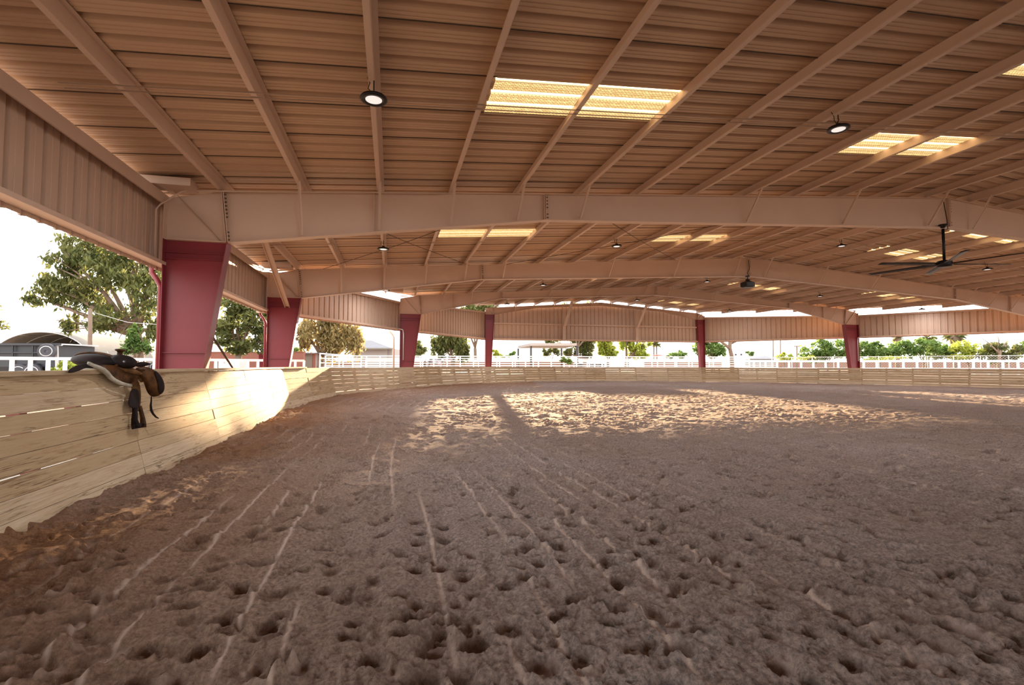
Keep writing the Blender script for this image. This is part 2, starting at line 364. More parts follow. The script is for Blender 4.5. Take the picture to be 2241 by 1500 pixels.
# ---------------------------------------------------------------- portal frames
def polyz(pts, x):
    for (xa, za), (xb, zb) in zip(pts[:-1], pts[1:]):
        if xa <= x <= xb: return za + (zb-za)*(x-xa)/(xb-xa)
    return pts[-1][1]
def frame(Y, Wc, zk, xk, xb, kink, zap, label, braces, splices, stiff):
    t = thing('steel_portal', (0, Y, 0), label, 'frame', 'portal frames under the roof')
    bot = [(-xk, zk), (-kink[0], kink[1]), (0, zap)]
    zs = zk
    for s in (-1, 1):
        c = MB(); w = .006
        xi0 = xb
        c.prism([(s*Wc, Y-w, -.1), (s*xi0, Y-w, -.1), (s*xk, Y-w, zs), (s*Wc, Y-w, zs)], (0, 2*w, 0))
        a, b_ = sorted((s*Wc, s*(Wc+.014))); c.box(a, b_, Y-.14, Y+.14, -.1, zs)
        c.quad_box([(s*xi0, Y-.14, -.1), (s*(xi0-.014), Y-.14, -.1), (s*(xi0-.014), Y+.14, -.1), (s*xi0, Y+.14, -.1),
                    (s*xk, Y-.14, zs), (s*(xk-.014), Y-.14, zs), (s*(xk-.014), Y+.14, zs), (s*xk, Y+.14, zs)])
        for zz, in ((1.5,), (zs-.36,), (zs-.24,)):
            xi = xi0 + (xk-xi0)*(zz+.1)/(zs+.1); a, b_ = sorted((s*Wc, s*xi)); c.box(a, b_, Y-.07, Y+.07, zz, zz+.012)
        c.build('column', M['red'], t)['label'] = 'oxide red tapered column'
        # knee
        kx = xk+.10
        k_ = MB()
        k_.prism([(s*Wc, Y-w, zs), (s*xk, Y-w, zs), (s*kx, Y-w, rtop(kx)), (s*Wc, Y-w, rtop(Wc)-.12)], (0, 2*w, 0))
        a, b_ = sorted((s*Wc, s*(Wc+.014))); k_.box(a, b_, Y-.14, Y+.14, zs, rtop(Wc)-.16)
        a, b_ = sorted((s*Wc, s*xk)); k_.box(a, b_, Y-.1, Y+.1, zs-.004, zs+.012)
        k_.bar((s*(Wc-.12), Y-.02, rtop(Wc)-.05), (s*xk, Y-.02, zs+.02), .16, .012, (0, 1, 0)) if False else None
        k_.prism([(s*(Wc-.10), Y-.06, rtop(Wc)), (s*(Wc-.115), Y-.06, rtop(Wc)-.012), (s*(xk+.10), Y-.06, zs+.012), (s*(xk+.115), Y-.06, zs+.03)], (0, .12, 0))
        k_.build('knee', M['tan'], t)
        # rafter half: web, flanges
        r = MB()
        xs = [kx, kink[0], .0]; zb = [zs+.0, kink[1], zap]
        r.prism([(s*xs[0], Y-w, rtop(xs[0]))] + [(s*x, Y-w, z) for x, z in [(xk, zs), (kink[0], kink[1]), (0, zap)]] + [(0, Y-w, rtop(0))], (0, 2*w, 0))
        r.quad_box([(s*Wc, Y-.1, rtop(Wc)-.014), (0, Y-.1, rtop(0)-.014), (0, Y+.1, rtop(0)-.014), (s*Wc, Y+.1, rtop(Wc)-.014),
                    (s*Wc, Y-.1, rtop(Wc)), (0, Y-.1, rtop(0)), (0, Y+.1, rtop(0)), (s*Wc, Y+.1, rtop(Wc))])
        for (xa, za), (xb_, zb_) in (((xk, zs), kink), (kink, (0, zap))):
            r.quad_box([(s*xa, Y-.1, za-.014), (s*xb_, Y-.1, zb_-.014), (s*xb_, Y+.1, zb_-.014), (s*xa, Y+.1, za-.014),
                        (s*xa, Y-.1, za), (s*xb_, Y-.1, zb_), (s*xb_, Y+.1, zb_), (s*xa, Y+.1, za)])
        for x in stiff:
            z0 = polyz(bot, -x); z1 = rtop(x); a, b_ = sorted((s*x, s*(x+.012))); r.box(a, b_, Y-.1, Y+.1, z0, z1)
        r.build('rafter', M['tan'], t)
        # bolted end plates
        for x in splices + [kx]:
            if x == 0 and s > 0: continue
            z0 = polyz(bot, -min(x, xk-.01)); z1 = rtop(x); dx = .07*(1 if x == kx else 0)
            b = MB()
            for o_ in (0, .03):
                b.prism([(s*(x-dx+o_-.02-(.03 if x == kx else 0)), Y-.1, z0), (s*(x-dx+o_-.035+.03-(.03 if x == kx else 0)), Y-.1, z0), (s*(x+o_+.0), Y-.1, z1), (s*(x+o_-.015), Y-.1, z1)], (0, .2, 0))
            pl = b.build('splice_plate', M['tan'], t)
            bb = MB(); n = max(3, int((z1-z0)/.075)); fr = [i/(n) for i in range(n) if i/n > .42 or i/n < .16]
            for q in fr:
                zz = z0+.05 + q*(z1-z0-.05); xx = x - (dx + .02)*(1-q)
                for y_ in (Y-.075,): bb.lathe([(.014, 0), (.014, .05)], (s*(xx-.05), y_, zz), 6, (s, 0, 0))
            bb.build('bolt', M['bolt'], pl)['kind'] = 'stuff'
        for x in braces:
            if x >= xk-.05: continue
            zb2 = polyz(bot, -x); b = MB()
            p = (s*x, Y-.62, rtop(x)+.03); q = (s*(x+.02), Y-.09, zb2+.03)
            b.bar(p, q, .05, .006, (0, 1, 0)); b.bar((p[0]+s*.022, p[1], p[2]), (q[0]+s*.022, q[1], q[2]), .006, .05, (0, 1, 0))
            b.build('flange_brace', M['tan'], t)
    return t
BR = [16.79, 15.33, 13.87, 12.42, 10.96, 6.59, 3.67, .76]
frame(0.0, W, 3.61, 18.13, 18.66, (11.8, 4.50), 5.13, 'nearest steel portal frame, red tapered columns and long grey tan rafter carrying the fan', BR, [11.8, 0], [15.45])
frame(7.94, W, 3.61, 18.13, 18.66, (11.8, 4.53), 5.16, 'second steel portal frame, behind the nearest, with the black hexagonal box at its ridge', BR, [11.8, 0], [15.45])
frame(15.72, 14.64, 3.95, 13.60, 14.13, (9.3, 4.91), 5.42, 'third steel portal frame, between the second frame and the gable end', BR, [9.3, 0], [11.9])
frame(23.58, 8.69, 4.86, 8.08, 8.37, (5.0, 5.42), 5.73, 'farthest and narrowest steel portal frame, at the gable end of the arena', BR, [0], [])

# ---------------------------------------------------------------- fascia walls (setting)
FZ0 = 3.07
def fascia(name, p, q, z0p, z0q, zp, zq, off=.21):
    p, q = Vector((*p, 0)), Vector((*q, 0)); d = (q-p).normalized(); n = Vector((d.y, -d.x, 0))
    if n.dot(Vector((0, 4, 0)) - (p+q)/2) > 0: n = -n              # outward
    L = (q-p).length; b = MB(); s = 0.0; pts = []
    while s < L:
        pts += [(s, 0), (s+.010, .045), (s+.07, .045), (s+.085, 0), (s+.165, 0), (s+.172, .006), (s+.182, .006), (s+.189, 0), (s+.25, 0)]
        s += PW/3
    pts = [(min(a, L), o) for a, o in pts] + [(L, 0)]
    rows = [[], []]
    for a, o in pts:
        base = p + d*a + n*(off+o); f = a/L
        rows[0].append((base.x, base.y, z0p+(z0q-z0p)*f)); rows[1].append((base.x, base.y, zp+(zq-zp)*f))
    b.grid(rows); o = b.build(name, M['fascia']); tag(o, kind='structure')
    return d, n, L
def girt(p, q, z, zq=None, wdt=.2, h=.06, off=.1, name='trim_1', back=True):
    zq = z if zq is None else zq
    p, q = Vector((*p, 0)), Vector((*q, 0)); d = (q-p).normalized(); n = Vector((d.y, -d.x, 0))
    if n.dot(Vector((0, 4, 0)) - (p+q)/2) > 0: n = -n
    c0 = p+n*off; c1 = q+n*off; b = MB()
    b.bar((c0.x, c0.y, z), (c1.x, c1.y, zq), wdt, .006)
    i0 = p+n*(off-wdt/2); i1 = q+n*(off-wdt/2)
    b.bar((i0.x, i0.y, z+h/2), (i1.x, i1.y, zq+h/2), .006, h)
    b.bar((i0.x+n.x*.012, i0.y+n.y*.012, z+h), (i1.x+n.x*.012, i1.y+n.y*.012, zq+h), .024, .004)
    o = b.build(name, M['tan']); tag(o, kind='structure')
TZ = {0: 4.45, 1: 4.5, 2: 4.6, 3: 5.08}
A_, B_, C_, D_ = (-W, YBACK), (-W, 7.94), (-14.64, 15.72), (-8.69, 23.58)
mir = lambda p: (-p[0], p[1])
fascia('wall_left', A_, B_, FZ0, FZ0, 4.47, 4.47)
fascia('wall_left_back', B_, C_, FZ0, FZ0, 4.5, 4.6)
fascia('wall_back_left', C_, D_, FZ0, FZ0, 4.6, 5.08)
fascia('wall_right', mir(A_), mir(B_), FZ0, FZ0, 4.47, 4.47)
fascia('wall_right_back', mir(B_), mir(C_), FZ0, FZ0, 4.5, 4.6)
fascia('wall_back_right', mir(C_), mir(D_), FZ0, FZ0, 4.6, 5.08)
n = 1
for (p, q, z0, z1) in ((A_, B_, 4.47, 4.47), (B_, C_, 4.5, 4.6), (C_, D_, 4.6, 5.08), (mir(A_), mir(B_), 4.47, 4.47), (mir(B_), mir(C_), 4.5, 4.6), (mir(C_), mir(D_), 4.6, 5.08)):
    girt(p, q, 3.13, name=f'trim_{n}'); n += 1
    girt(p, q, z0-.02, z1-.02, wdt=.17, h=-.2 if abs(p[0]) > 18.9 and p[1] < 0 else -.10, off=.1, name=f'trim_{n}'); n += 1
for k_, (px_, py_, z1_) in enumerate(((-19.17, 7.94, 4.5), (-14.64, 15.72, 4.6), (-8.69, 23.58, 5.08))):
    for s_ in (-1, 1):
        q_ = Vector((px_*s_*-1, py_, 0)); o_ = {0: Vector((.24, .06, 0)), 1: Vector((.20, .14, 0)), 2: Vector((.12, .22, 0))}[k_]; o_.x *= (1 if q_.x > 0 else -1); c_ = q_+o_
        tag(MB().bar((c_.x, c_.y, 3.07), (c_.x, c_.y, z1_), .26, .16, Vector((-o_.y, o_.x, 0))).build(f'trim_{n}', M['tan']), kind='structure'); n += 1
# gable end fascia with its top edge following the rafter
b = MB(); s = -8.69; pts = []
while s < 8.69:
    pts += [(s, 0), (s+.010, .045), (s+.07, .045), (s+.085, 0), (s+.165, 0), (s+.25, 0)]; s += PW/3
pts = [(min(a, 8.69), o) for a, o in pts]
b.grid([[(a, 23.8+o, FZ0) for a, o in pts], [(a, 23.8+o, 4.26) for a, o in pts]])
b.grid([[(a, 23.8+o, 4.26) for a, o in pts], [(a, 23.8+o, rtop(a)-.02) for a, o in pts]])
tag(b.build('wall_back', M['fascia']), kind='structure')
girt(D_, mir(D_), 3.13, name=f'trim_{n}'); n += 1
tag(MB().box(-8.6, 8.6, 23.62, 23.80, 4.20, 4.30).build(f'trim_{n}', M['tan']), kind='structure'); n += 1
# end posts at the thirds of the gable, with kicker braces
for s, w in ((-1, 'left'), (1, 'right')):
    t = thing('gable_post', (s*2.9, 23.46, 3.1), f'tan post hanging from the gable rafter with a sloping kicker brace, {w} one', 'post', 'gable end posts')
    MB().box(s*2.9-.10, s*2.9+.10, 23.42, 23.58, 3.05, 5.45).build('post', M['tan'], t)
    b = MB(); b.bar((s*2.9+.02, 23.40, 4.15), (s*2.9+.10, 22.1, rtop(2.9)+.02), .20, .06); b.build('kicker_brace', M['tan'], t)
# roof edge gutter along the left eave outside
tag(MB().box(-19.62, -19.48, YBACK, 8.1, 4.44, 4.56).build('trim_30', M['tan']), kind='structure')
# eave outriggers (short tan boxes that carry the overhang next to each knee)
for j, (x, y, w) in enumerate(((-19.0, .50, 'nearest left red column'), (-18.7, 8.2, 'second left red column'), (-14.9, 14.6, 'third left red column'))):
    bx = MB().box(x-.55, x+.35, y-.95, y-.55, rtop(x)-.02, rtop(x)+.12)
    tag(bx.build('eave_box', M['tan']), f'short tan box section under the roof edge above the {w}', 'box', 'eave boxes')

# long diagonal wind braces / rods
def rod(pts, r, m, name, label, cat, group=None): 
    o = MB().tube(pts, r, 8).build(name, m, smooth=True); return tag(o, label, cat, group)
b = MB(); p, q = Vector((-18.55, 7.80, 3.30)), Vector((-18.28, 3.0, 4.66))
b.bar(p, q, .14, .012); b.bar(p+Vector((-.07, 0, -.03)), q+Vector((-.07, 0, -.03)), .012, .07); b.bar(p+Vector((.07, 0, -.03)), q+Vector((.07, 0, -.03)), .012, .07)
tag(b.build('wind_brace', M['tan']), 'heavy tan channel brace sloping down onto the second left red column', 'brace')
rod([(-18.40, .06, 1.85), (-18.25, 1.15, 1.1), (-18.1, 2.1, .2)], .022, M['bolt'], 'steel_prop', 'thin rusty prop leaning from the nearest left red column down behind the plank wall', 'rod')
for (x0, y0, x1, y1, lab) in ((-16.8, .3, -12.3, 7.7, 'thin diagonal bracing cable under the left roof, running away to the right'),
                              (-12.3, .3, -17.4, 7.7, 'thin diagonal bracing cable under the left roof, running away to the left'),
                              (-10.9, .3, -3.7, 7.7, 'thin bracing cable from the long rafter towards the second ridge'),
                              (-3.7, .3, -10.9, 7.7, 'thin bracing cable under the roof middle, running away to the left')):
    rod([(x0, y0, rtop(x0)-.04), ((x0+x1)/2, (y0+y1)/2, rtop((x0+x1)/2)-.10), (x1, y1, rtop(x1)-.04)], .009, M['bolt'], 'bracing_cable', lab, 'cable', 'roof bracing cables')
# conduit at the nearest knee
rod([(-19.25, -.28, 3.2), (-19.25, -.28, 4.1), (-19.2, -.25, 4.2), (-18.9, -.16, 4.49), (-18.8, -.14, 4.53), (-18.6, -.13, 4.545), (-14, -.13, 4.89)], .016, M['tan'], 'conduit', 'slim tan conduit bending over the knee of the nearest frame', 'pipe')
rod([(-14.78, 15.55, 3.2), (-14.5, 15.5, 3.1), (-14.47, 15.5, 2.9), (-14.47, 15.5, 1.55)], .03, M['galv'], 'conduit', 'grey conduit running down the third left red column', 'pipe')
rod([(14.9, 15.55, 3.1), (14.45, 15.5, 3.08), (14.42, 15.5, 2.9), (14.42, 15.5, 1.55)], .03, M['galv'], 'conduit', 'pale conduit running down the right red column of the third frame', 'pipe')
# downspouts
for x, y, w, m in ((-19.27, .06, 'nearest left red column', 'red'), (-19.27, 8.0, 'second left red column', 'red'), (-14.95, 15.9, 'third left red column', 'tan')):
    o = MB().tube([(x-.20, y+.10, 3.10), (x-.18, y+.08, 3.0), (x-.08, y+.03, 2.88), (x, y, 2.74), (x, y, .0)], .045, 8).build('downspout', M[m], smooth=True)
    tag(o, f'painted downspout running down the outside of the {w}', 'pipe', 'downspouts on the columns')

# ---------------------------------------------------------------- lamps, fan, hanging box
def lamp_proto():
    t = thing('high_bay_lamp', (0, 0, 0), 'x', 'lamp', 'round high bay lamps')
    b = MB().lathe([(.04, .085), (.05, .06), (.10, .045), (.15, .03), (.165, .012), (.165, -.006), (.155, -.014), (.105, -.010), (.10, 0), (.0, 0)], n=32); b.build('housing', M['black'], t, smooth=True)
    MB().lathe([(.0, -.002), (.10, -.002), (.10, -.008), (.07, -.014), (.0, -.018)], n=32).build('lens', M['lens'], t, smooth=True)
    MB().tube([(0, 0, .08), (0, .012, .11), (0, 0, .135), (0, -.012, .15), (0, 0, .17), (0, 0, .24)], .008, 8).build('hook', M['black'], t, smooth=True)
    MB().tube([(-.02, 0, .08), (-.07, .01, .14), (-.05, .03, .22), (-.08, .05, .30)], .006, 6).build('cable', M['cable'], t, smooth=True)
    return t
def dup(root, loc, label=None):
    r = root.copy(); C.objects.link(r); r.location = loc
    if label: r['label'] = label
    for ch in root.children:
        c = ch.copy(); C.objects.link(c); c.parent = r; c.matrix_parent_inverse = ch.matrix_parent_inverse.copy()
        for g in ch.children:
            d = g.copy(); C.objects.link(d); d.parent = c
    return r
LX = [-15.33, -8.05, .9, 8.05, 15.33]
lane = ['near the left eave', 'halfway up the near slope', 'just beyond the ridge', 'halfway down the far slope', 'near the right eave']
bays = ['before the nearest frame', 'just past the nearest frame', 'past the second frame', 'past the third frame']
lp = lamp_proto(); first = True
for j, yy in enumerate((-4.15, 4.0, 11.95, 19.5)):
    for k, x in enumerate(LX):
        if j == 0 and k > 1: continue
        if abs(x) > xlim(yy)-.5: continue
        loc = (x, yy + (.15 if k else 0), rtop(x)-.235 + .0)
        lab = f'round black high bay lamp {lane[k]}, {bays[j]}'
        if first: lp.location = loc; lp['label'] = lab; first = False
        else: dup(lp, loc, lab)
al = bpy.data.lights.new('lamp_light', 'AREA'); al.shape = 'DISK'; al.size = .22; al.energy = 32; al.color = (.93, .95, 1.0)
for j, yy in enumerate((-4.15, 4.0, 11.95, 19.5)):
    for k, x in enumerate(LX):
        if abs(x) > xlim(yy)-.5: continue
        o = bpy.data.objects.new('lamp_light', al); C.objects.link(o); o.location = (x, yy + (.15 if k else 0), rtop(x)-.27)
# ceiling fan
fx, fy, fz = -.33, -.12, 4.06
t = thing('ceiling_fan', (fx, fy, fz), 'large black six blade ceiling fan on a long rod under the nearest frame ridge', 'fan')
MB().tube([(fx, fy, fz+.08), (fx, fy, 5.04)], .035, 12).build('downrod', M['black'], t, smooth=True)
MB().lathe([(.0, 1.0), (.10, 1.0), (.10, .955), (.06, .93), (.045, .90)], (fx, fy, fz+.1), 20).build('ceiling_mount', M['black'], t, smooth=True)
MB().lathe([(.0, .10), (.10, .10), (.17, .08), (.18, .03), (.18, -.05), (.15, -.08), (.0, -.08)], (fx, fy, fz), 28).build('motor', M['black'], t, smooth=True)
for k in range(6):
    a = -(.8316 + k*math.pi/3); d = Vector((math.cos(.8316+k*math.pi/3+math.pi), math.sin(.8316+k*math.pi/3), 0))
    th = .8316 + k*math.pi/3
    d = Vector((0, 0, 0)) + Vector((-math.cos(th)*0, 0, 0))
    aa = Vector((0, 1, 0)).cross(Vector((0, 0, 1))); bb = Vector((0, 0, 1)).cross(aa)
    d = aa*math.cos(th) + bb*math.sin(th); s_ = Vector((-d.y, d.x, 0))
    P = []
    for i in range(9):
        r = .15 + i/8*1.65; tw = .30 - .16*i/8; wd = .085 if i else .05
        c = Vector((fx, fy, fz)) + d*r
        P.append([c - s_*wd*math.cos(tw) - Vector((0, 0, 1))*wd*math.sin(tw), c + Vector((0, 0, .012)), c + s_*wd*math.cos(tw) + Vector((0, 0, 1))*wd*math.sin(tw)])
    o = MB().grid(P).build('blade', M['black'], t, smooth=True); md = o.modifiers.new('s', 'SOLIDIFY'); md.thickness = .012; md.offset = 0
MB().tube([(fx+.02, fy+.0, 5.0), (fx+.18, fy, 5.05), (fx+.16, fy, 5.3), (fx+.10, fy, 5.6), (fx+.05, fy, 5.9)], .010, 6).build('power_cable', M['cable'], t, smooth=True)
# hexagonal box
hx, hy, hz = -.22, 7.72, 4.62
t = thing('pendant_speaker', (hx, hy, hz), 'black hexagonal box hanging on a hook under the second frame ridge', 'speaker')
MB().lathe([(.0, .28), (.12, .28), (.31, .20), (.31, .03), (.24, .0), (.0, .0)], (hx, hy, hz), 6, (0, 0, 1)).build('cabinet', M['black'], t)
MB().tube([(hx, hy, hz+.26), (hx, hy, hz+.50)], .02, 8).build('hanger', M['black'], t)
MB().lathe([(.09, .0), (.09, .04), (.03, .06)], (hx, hy, hz+.46), 16).build('ceiling_mount', M['black'], t)
MB().tube([(hx+.05, hy-.05, hz+.5), (hx-.1, hy-.1, hz+.6), (hx+.06, hy-.05, hz+.8), (hx+.05, hy-.02, hz+1.2)], .012, 6).build('power_cable', M['cable'], t, smooth=True)
MB().lathe([(.10, 0), (.08, .09), (.0, .12)], (hx, hy, hz+.27), 12).build('bracket', M['black'], t)

# ---------------------------------------------------------------- plank kick wall around the arena
KW = [(-17.6, -24), (-17.6, -21.5), (-17.6, -19), (-17.62, -16.5), (-17.65, -13.9), (-17.68, -11.3), (-17.7, -8.7), (-17.7, -6.25), (-17.68, -4.07), (-17.62, -1.78), (-17.66, .55), (-17.72, 2.7), (-17.72, 4.5), (-17.42, 6.45), (-17.0, 9.15),
      (-16.25, 10.9), (-15.05, 12.5), (-13.76, 14.6), (-12.25, 16.7), (-10.4, 18.4), (-8.55, 19.9), (-6.35, 21.1), (-4.05, 21.75), (-1.83, 21.9), (-.38, 21.85), (1.8, 21.5), (3.97, 20.95), (6.15, 20.2),
      (8.3, 19.15), (10.15, 17.75), (11.65, 15.95), (12.97, 14.05), (14.35, 12.05), (15.45, 9.9), (16.3, 7.6), (16.9, 5.2), (17.3, 2.8), (17.5, .3), (17.6, -2.2), (17.6, -4.7), (17.6, -9.7), (17.6, -16.9), (17.6, -24)]
TOPH = [1.19]*13 + [1.195, 1.2, 1.185, 1.18, 1.2, 1.21, 1.195, 1.19, 1.18, 1.175, 1.17, 1.165, 1.16, 1.155, 1.15, 1.13, 1.12, 1.12, 1.12, 1.11, 1.10, 1.10, 1.10] + [1.1]*10
BANK = [.05]*9 + [.06, .07, .08, .10, .12, .14, .16, .20, .20, .20, .20, .18, .18, .18, .18, .17, .165, .15, .13, .12, .11, .10, .10, .10, .10, .10, .10] + [.1]*10
LEAN = .30
KV = [Vector((*p, 0)) for p in KW]; NO = []
for i in range(len(KV)):
    d = (KV[min(i+1, len(KV)-1)] - KV[max(i-1, 0)]).normalized(); NO.append(Vector((-d.y, d.x, 0)))
wallT = thing('arena_kick_wall', (-17.7, -4, 0), 'curved whitewashed plank kick wall leaning outward around the whole sand arena', 'wall')
def board(mb, uvs, i, t0a, t1a, t0b, t1b, tone, thick=.036, push=0., e0=0., e1=1.):
    """plank of panel i, between slant parameters at its two ends"""
    def P(j, t, o):
        base = KV[j]; top = KV[j] + NO[j]*LEAN; h = TOPH[j]
        return base.lerp(top, t) + NO[j]*o + Vector((0, 0, t*h))
    c = []
    A0 = lambda t, o, e: P(i, t, o).lerp(P(i+1, t, o), e)
    for (t_, e) in ((t0a, e0),): pass
    c = [A0(t0a, push, e0), A0(t0b, push, e1), A0(t0b, push+thick, e1), A0(t0a, push+thick, e0), A0(t1a, push, e0), A0(t1b, push, e1), A0(t1b, push+thick, e1), A0(t1a, push+thick, e0)]
    mb.quad_box(c, tone)
    L = (c[1]-c[0]).length; u0 = R.random()*40; v0 = R.random()*9
    uvs += [(u0, v0), (u0+L, v0), (u0+L, v0+.03), (u0, v0+.03), (u0, v0+.15), (u0+L, v0+.15), (u0+L, v0+.18), (u0, v0+.18)]
NB = 8
def put_uv(o, uvs):
    me = o.data; uv = me.uv_layers.new(name='UVMap')
    idx = np.zeros(len(me.loops), dtype=np.int32); me.loops.foreach_get('vertex_index', idx)
    a = np.array(uvs, dtype=np.float32)[idx]; uv.data.foreach_set('uv', a.ravel())
for i in range(len(KV)-1):
    mb = MB(); uvs = []; rr = random.Random(100+i)
    left = 6 <= i <= 9
    bounds_a = [k/NB for k in range(NB+1)]; ptone = rr.uniform(.1, .75)
    for k in range(NB):
        gap = rr.choice([.004, .005, .006, .009, .018]) if i > 12 else rr.choice([.004, .005, .006])
        if i in (7,) and k in (2, 3, 4, 5): gap = [0, 0, .012, .005, .009, .012][k]
        if i == 6 and k in (2, 3, 4, 5): gap = .012
        ga = gap*rr.uniform(.7, 1.3); gb = gap*rr.uniform(.2, 1.3)
        if i == 7: gb = .002 + gap*.35
        tone = min(1, max(0, ptone + rr.uniform(-.3, .3))) if k > 1 else rr.uniform(.7, 1.0)
        if left and k == 7: tone = .15
        t0a = k/NB - (.08 if k == 0 else 0); t0b = t0a
        t1a = (k+1)/NB - ga; t1b = (k+1)/NB - gb
        push = rr.uniform(-.004, .004)
        board(mb, uvs, i, t0a, t1a, t0b, t1b, tone, .034, push, .0015, .9985)
    o = mb.build('board_panel', M['plank'], wallT); put_uv(o, uvs)
    # posts behind the boards
    pb = MB()
    for f in (0.0, .5) if i > 12 else (0.0, .33, .66):
        base = KV[i].lerp(KV[i+1], f) + NO[i]*.095; top = base + NO[i]*LEAN*.97
        pb.bar((base.x, base.y, -.1), (top.x, top.y, 1.1), .09, .09, NO[i])
    o = pb.build('post', M['red'] if i % 4 == 3 else M['bark'], wallT)
    if i <= 12:
        cb = MB(); uvs = []
        a = KV[i] + NO[i]*(LEAN+.035); b_ = KV[i+1] + NO[i+1]*(LEAN+.035)
        a = Vector((a.x, a.y, TOPH[i]+.016)); b_ = Vector((b_.x, b_.y, TOPH[i+1]+.016))
        d = (b_-a).normalized(); nn = NO[i]*.072; up = Vector((0, 0, .019))
        a2, b2 = a + d*.002, b_ - d*.002
        cb.quad_box([a2-nn-up, b2-nn-up, b2+nn-up, a2+nn-up, a2-nn+up, b2-nn+up, b2+nn+up, a2+nn+up], .45)
        L = (b_-a).length; uvs = [(0, 0), (L, 0), (L, .14), (0, .14), (0, .2), (L, .2), (L, .34), (0, .34)]
        o = cb.build('cap_rail', M['plank'], wallT); put_uv(o, [(u+i*3.1, v+i) for u, v in uvs])

# ---------------------------------------------------------------- sand floor: real relief, polar grid around the standing point
rng = np.random.default_rng(5)
LAT = rng.random((256, 256)).astype(np.float64)
def vnoise(x, y):
    xi = np.floor(x).astype(int); yi = np.floor(y).astype(int); fx_ = x-xi; fy_ = y-yi
    u = fx_*fx_*(3-2*fx_); v = fy_*fy_*(3-2*fy_)
    g = lambda a, b: LAT[a & 255, b & 255]
    return (g(xi, yi)*(1-u)+g(xi+1, yi)*u)*(1-v) + (g(xi, yi+1)*(1-u)+g(xi+1, yi+1)*u)*v - .5
NR, NA = 900, 900
rad = 1.3*np.exp(np.linspace(0, math.log(41/1.3), NR)); ang = np.linspace(math.radians(-62), math.radians(66), NA) + YAW
RR, AA = np.meshgrid(rad, ang, indexing='ij')
X = CAM[0] + RR*np.sin(AA); Y = CAM[1] + RR*np.cos(AA)
Kx = np.array([p.x for p in KV]); Ky = np.array([p.y for p in KV]); Bk = np.array(BANK[:len(KV)])
dist = np.full(X.shape, 1e9); side = np.zeros(X.shape); bank = np.zeros(X.shape)
arc = np.zeros(X.shape); al_ = 0.
for i in range(len(KV)-1):
    if i: al_ += math.hypot(Kx[i]-Kx[i-1], Ky[i]-Ky[i-1])
    ax, ay, bx, by = Kx[i], Ky[i], Kx[i+1], Ky[i+1]; L2 = (bx-ax)**2+(by-ay)**2
    tt = np.clip(((X-ax)*(bx-ax)+(Y-ay)*(by-ay))/L2, 0, 1); ddx = X-(ax+tt*(bx-ax)); ddy = Y-(ay+tt*(by-ay)); dd = np.hypot(ddx, ddy)
    m_ = dd < dist; dist[m_] = dd[m_]; cr = (bx-ax)*(Y-ay)-(by-ay)*(X-ax); side[m_] = cr[m_]; arc[m_] = (al_+math.sqrt(L2)*tt)[m_]; bank[m_] = (Bk[i]+(Bk[i+1]-Bk[i])*tt)[m_]
sd = np.where(side < 0, dist, -dist)        # + inside
edge = sd + .10*vnoise(X*1.6, Y*1.6) + .06*vnoise(X*5, Y*5)
bf = np.clip(1-edge/2.6, 0, 1); bf = bf*bf*(3-2*bf)
Z = bank*bf
far = 1/(1+RR/9)
Z += .030*vnoise(X*.9+3, Y*.9) + .035*vnoise(X*2.6, Y*2.6+7) + .022*vnoise(X*6, Y*6+1)
rough = np.clip(vnoise(X*.7+11, Y*.7)*2.0+.85, .35, 1.1)
Z += .055*np.clip(1-sd/7, 0, 1)*vnoise(sd*4.5, arc*.8) + .026*np.clip(1-sd/9, .3, 1)*vnoise(sd*11+3, arc*1.7)
def ridged(x, y): return .5-2*np.abs(vnoise(x, y))
Z += rough*(.016*vnoise(X*11, Y*11) + .013*ridged(X*17, Y*17) + .010*ridged(X*33+5, Y*33) + .008*vnoise(X*61, Y*61) + .007*vnoise(X*117, Y*117)*np.clip(2-RR/4, 0, 1))
cl_ = vnoise(X*19+9, Y*19); Z += rough*.022*np.clip(cl_*3-.75, 0, 1)
# drag (harrow) lines following the rail, broken where hooves churned them
wob = sd+.22*vnoise(X*.3, Y*.3)
hm = np.clip((vnoise(X*.35+40, Y*.35)+.02)*6, 0, 1)*np.clip(sd/1.2, 0, 1)
brk = np.clip((vnoise(sd*6, arc*.7)+.05)*8, 0, 1)
Z += hm*(.008*np.clip(np.sin(2*np.pi*wob/.24), -1, .3))
pack = hm*brk*np.clip(np.sin(2*np.pi*wob/.24)*9-8, 0, 1)*.9
Z -= .006*pack
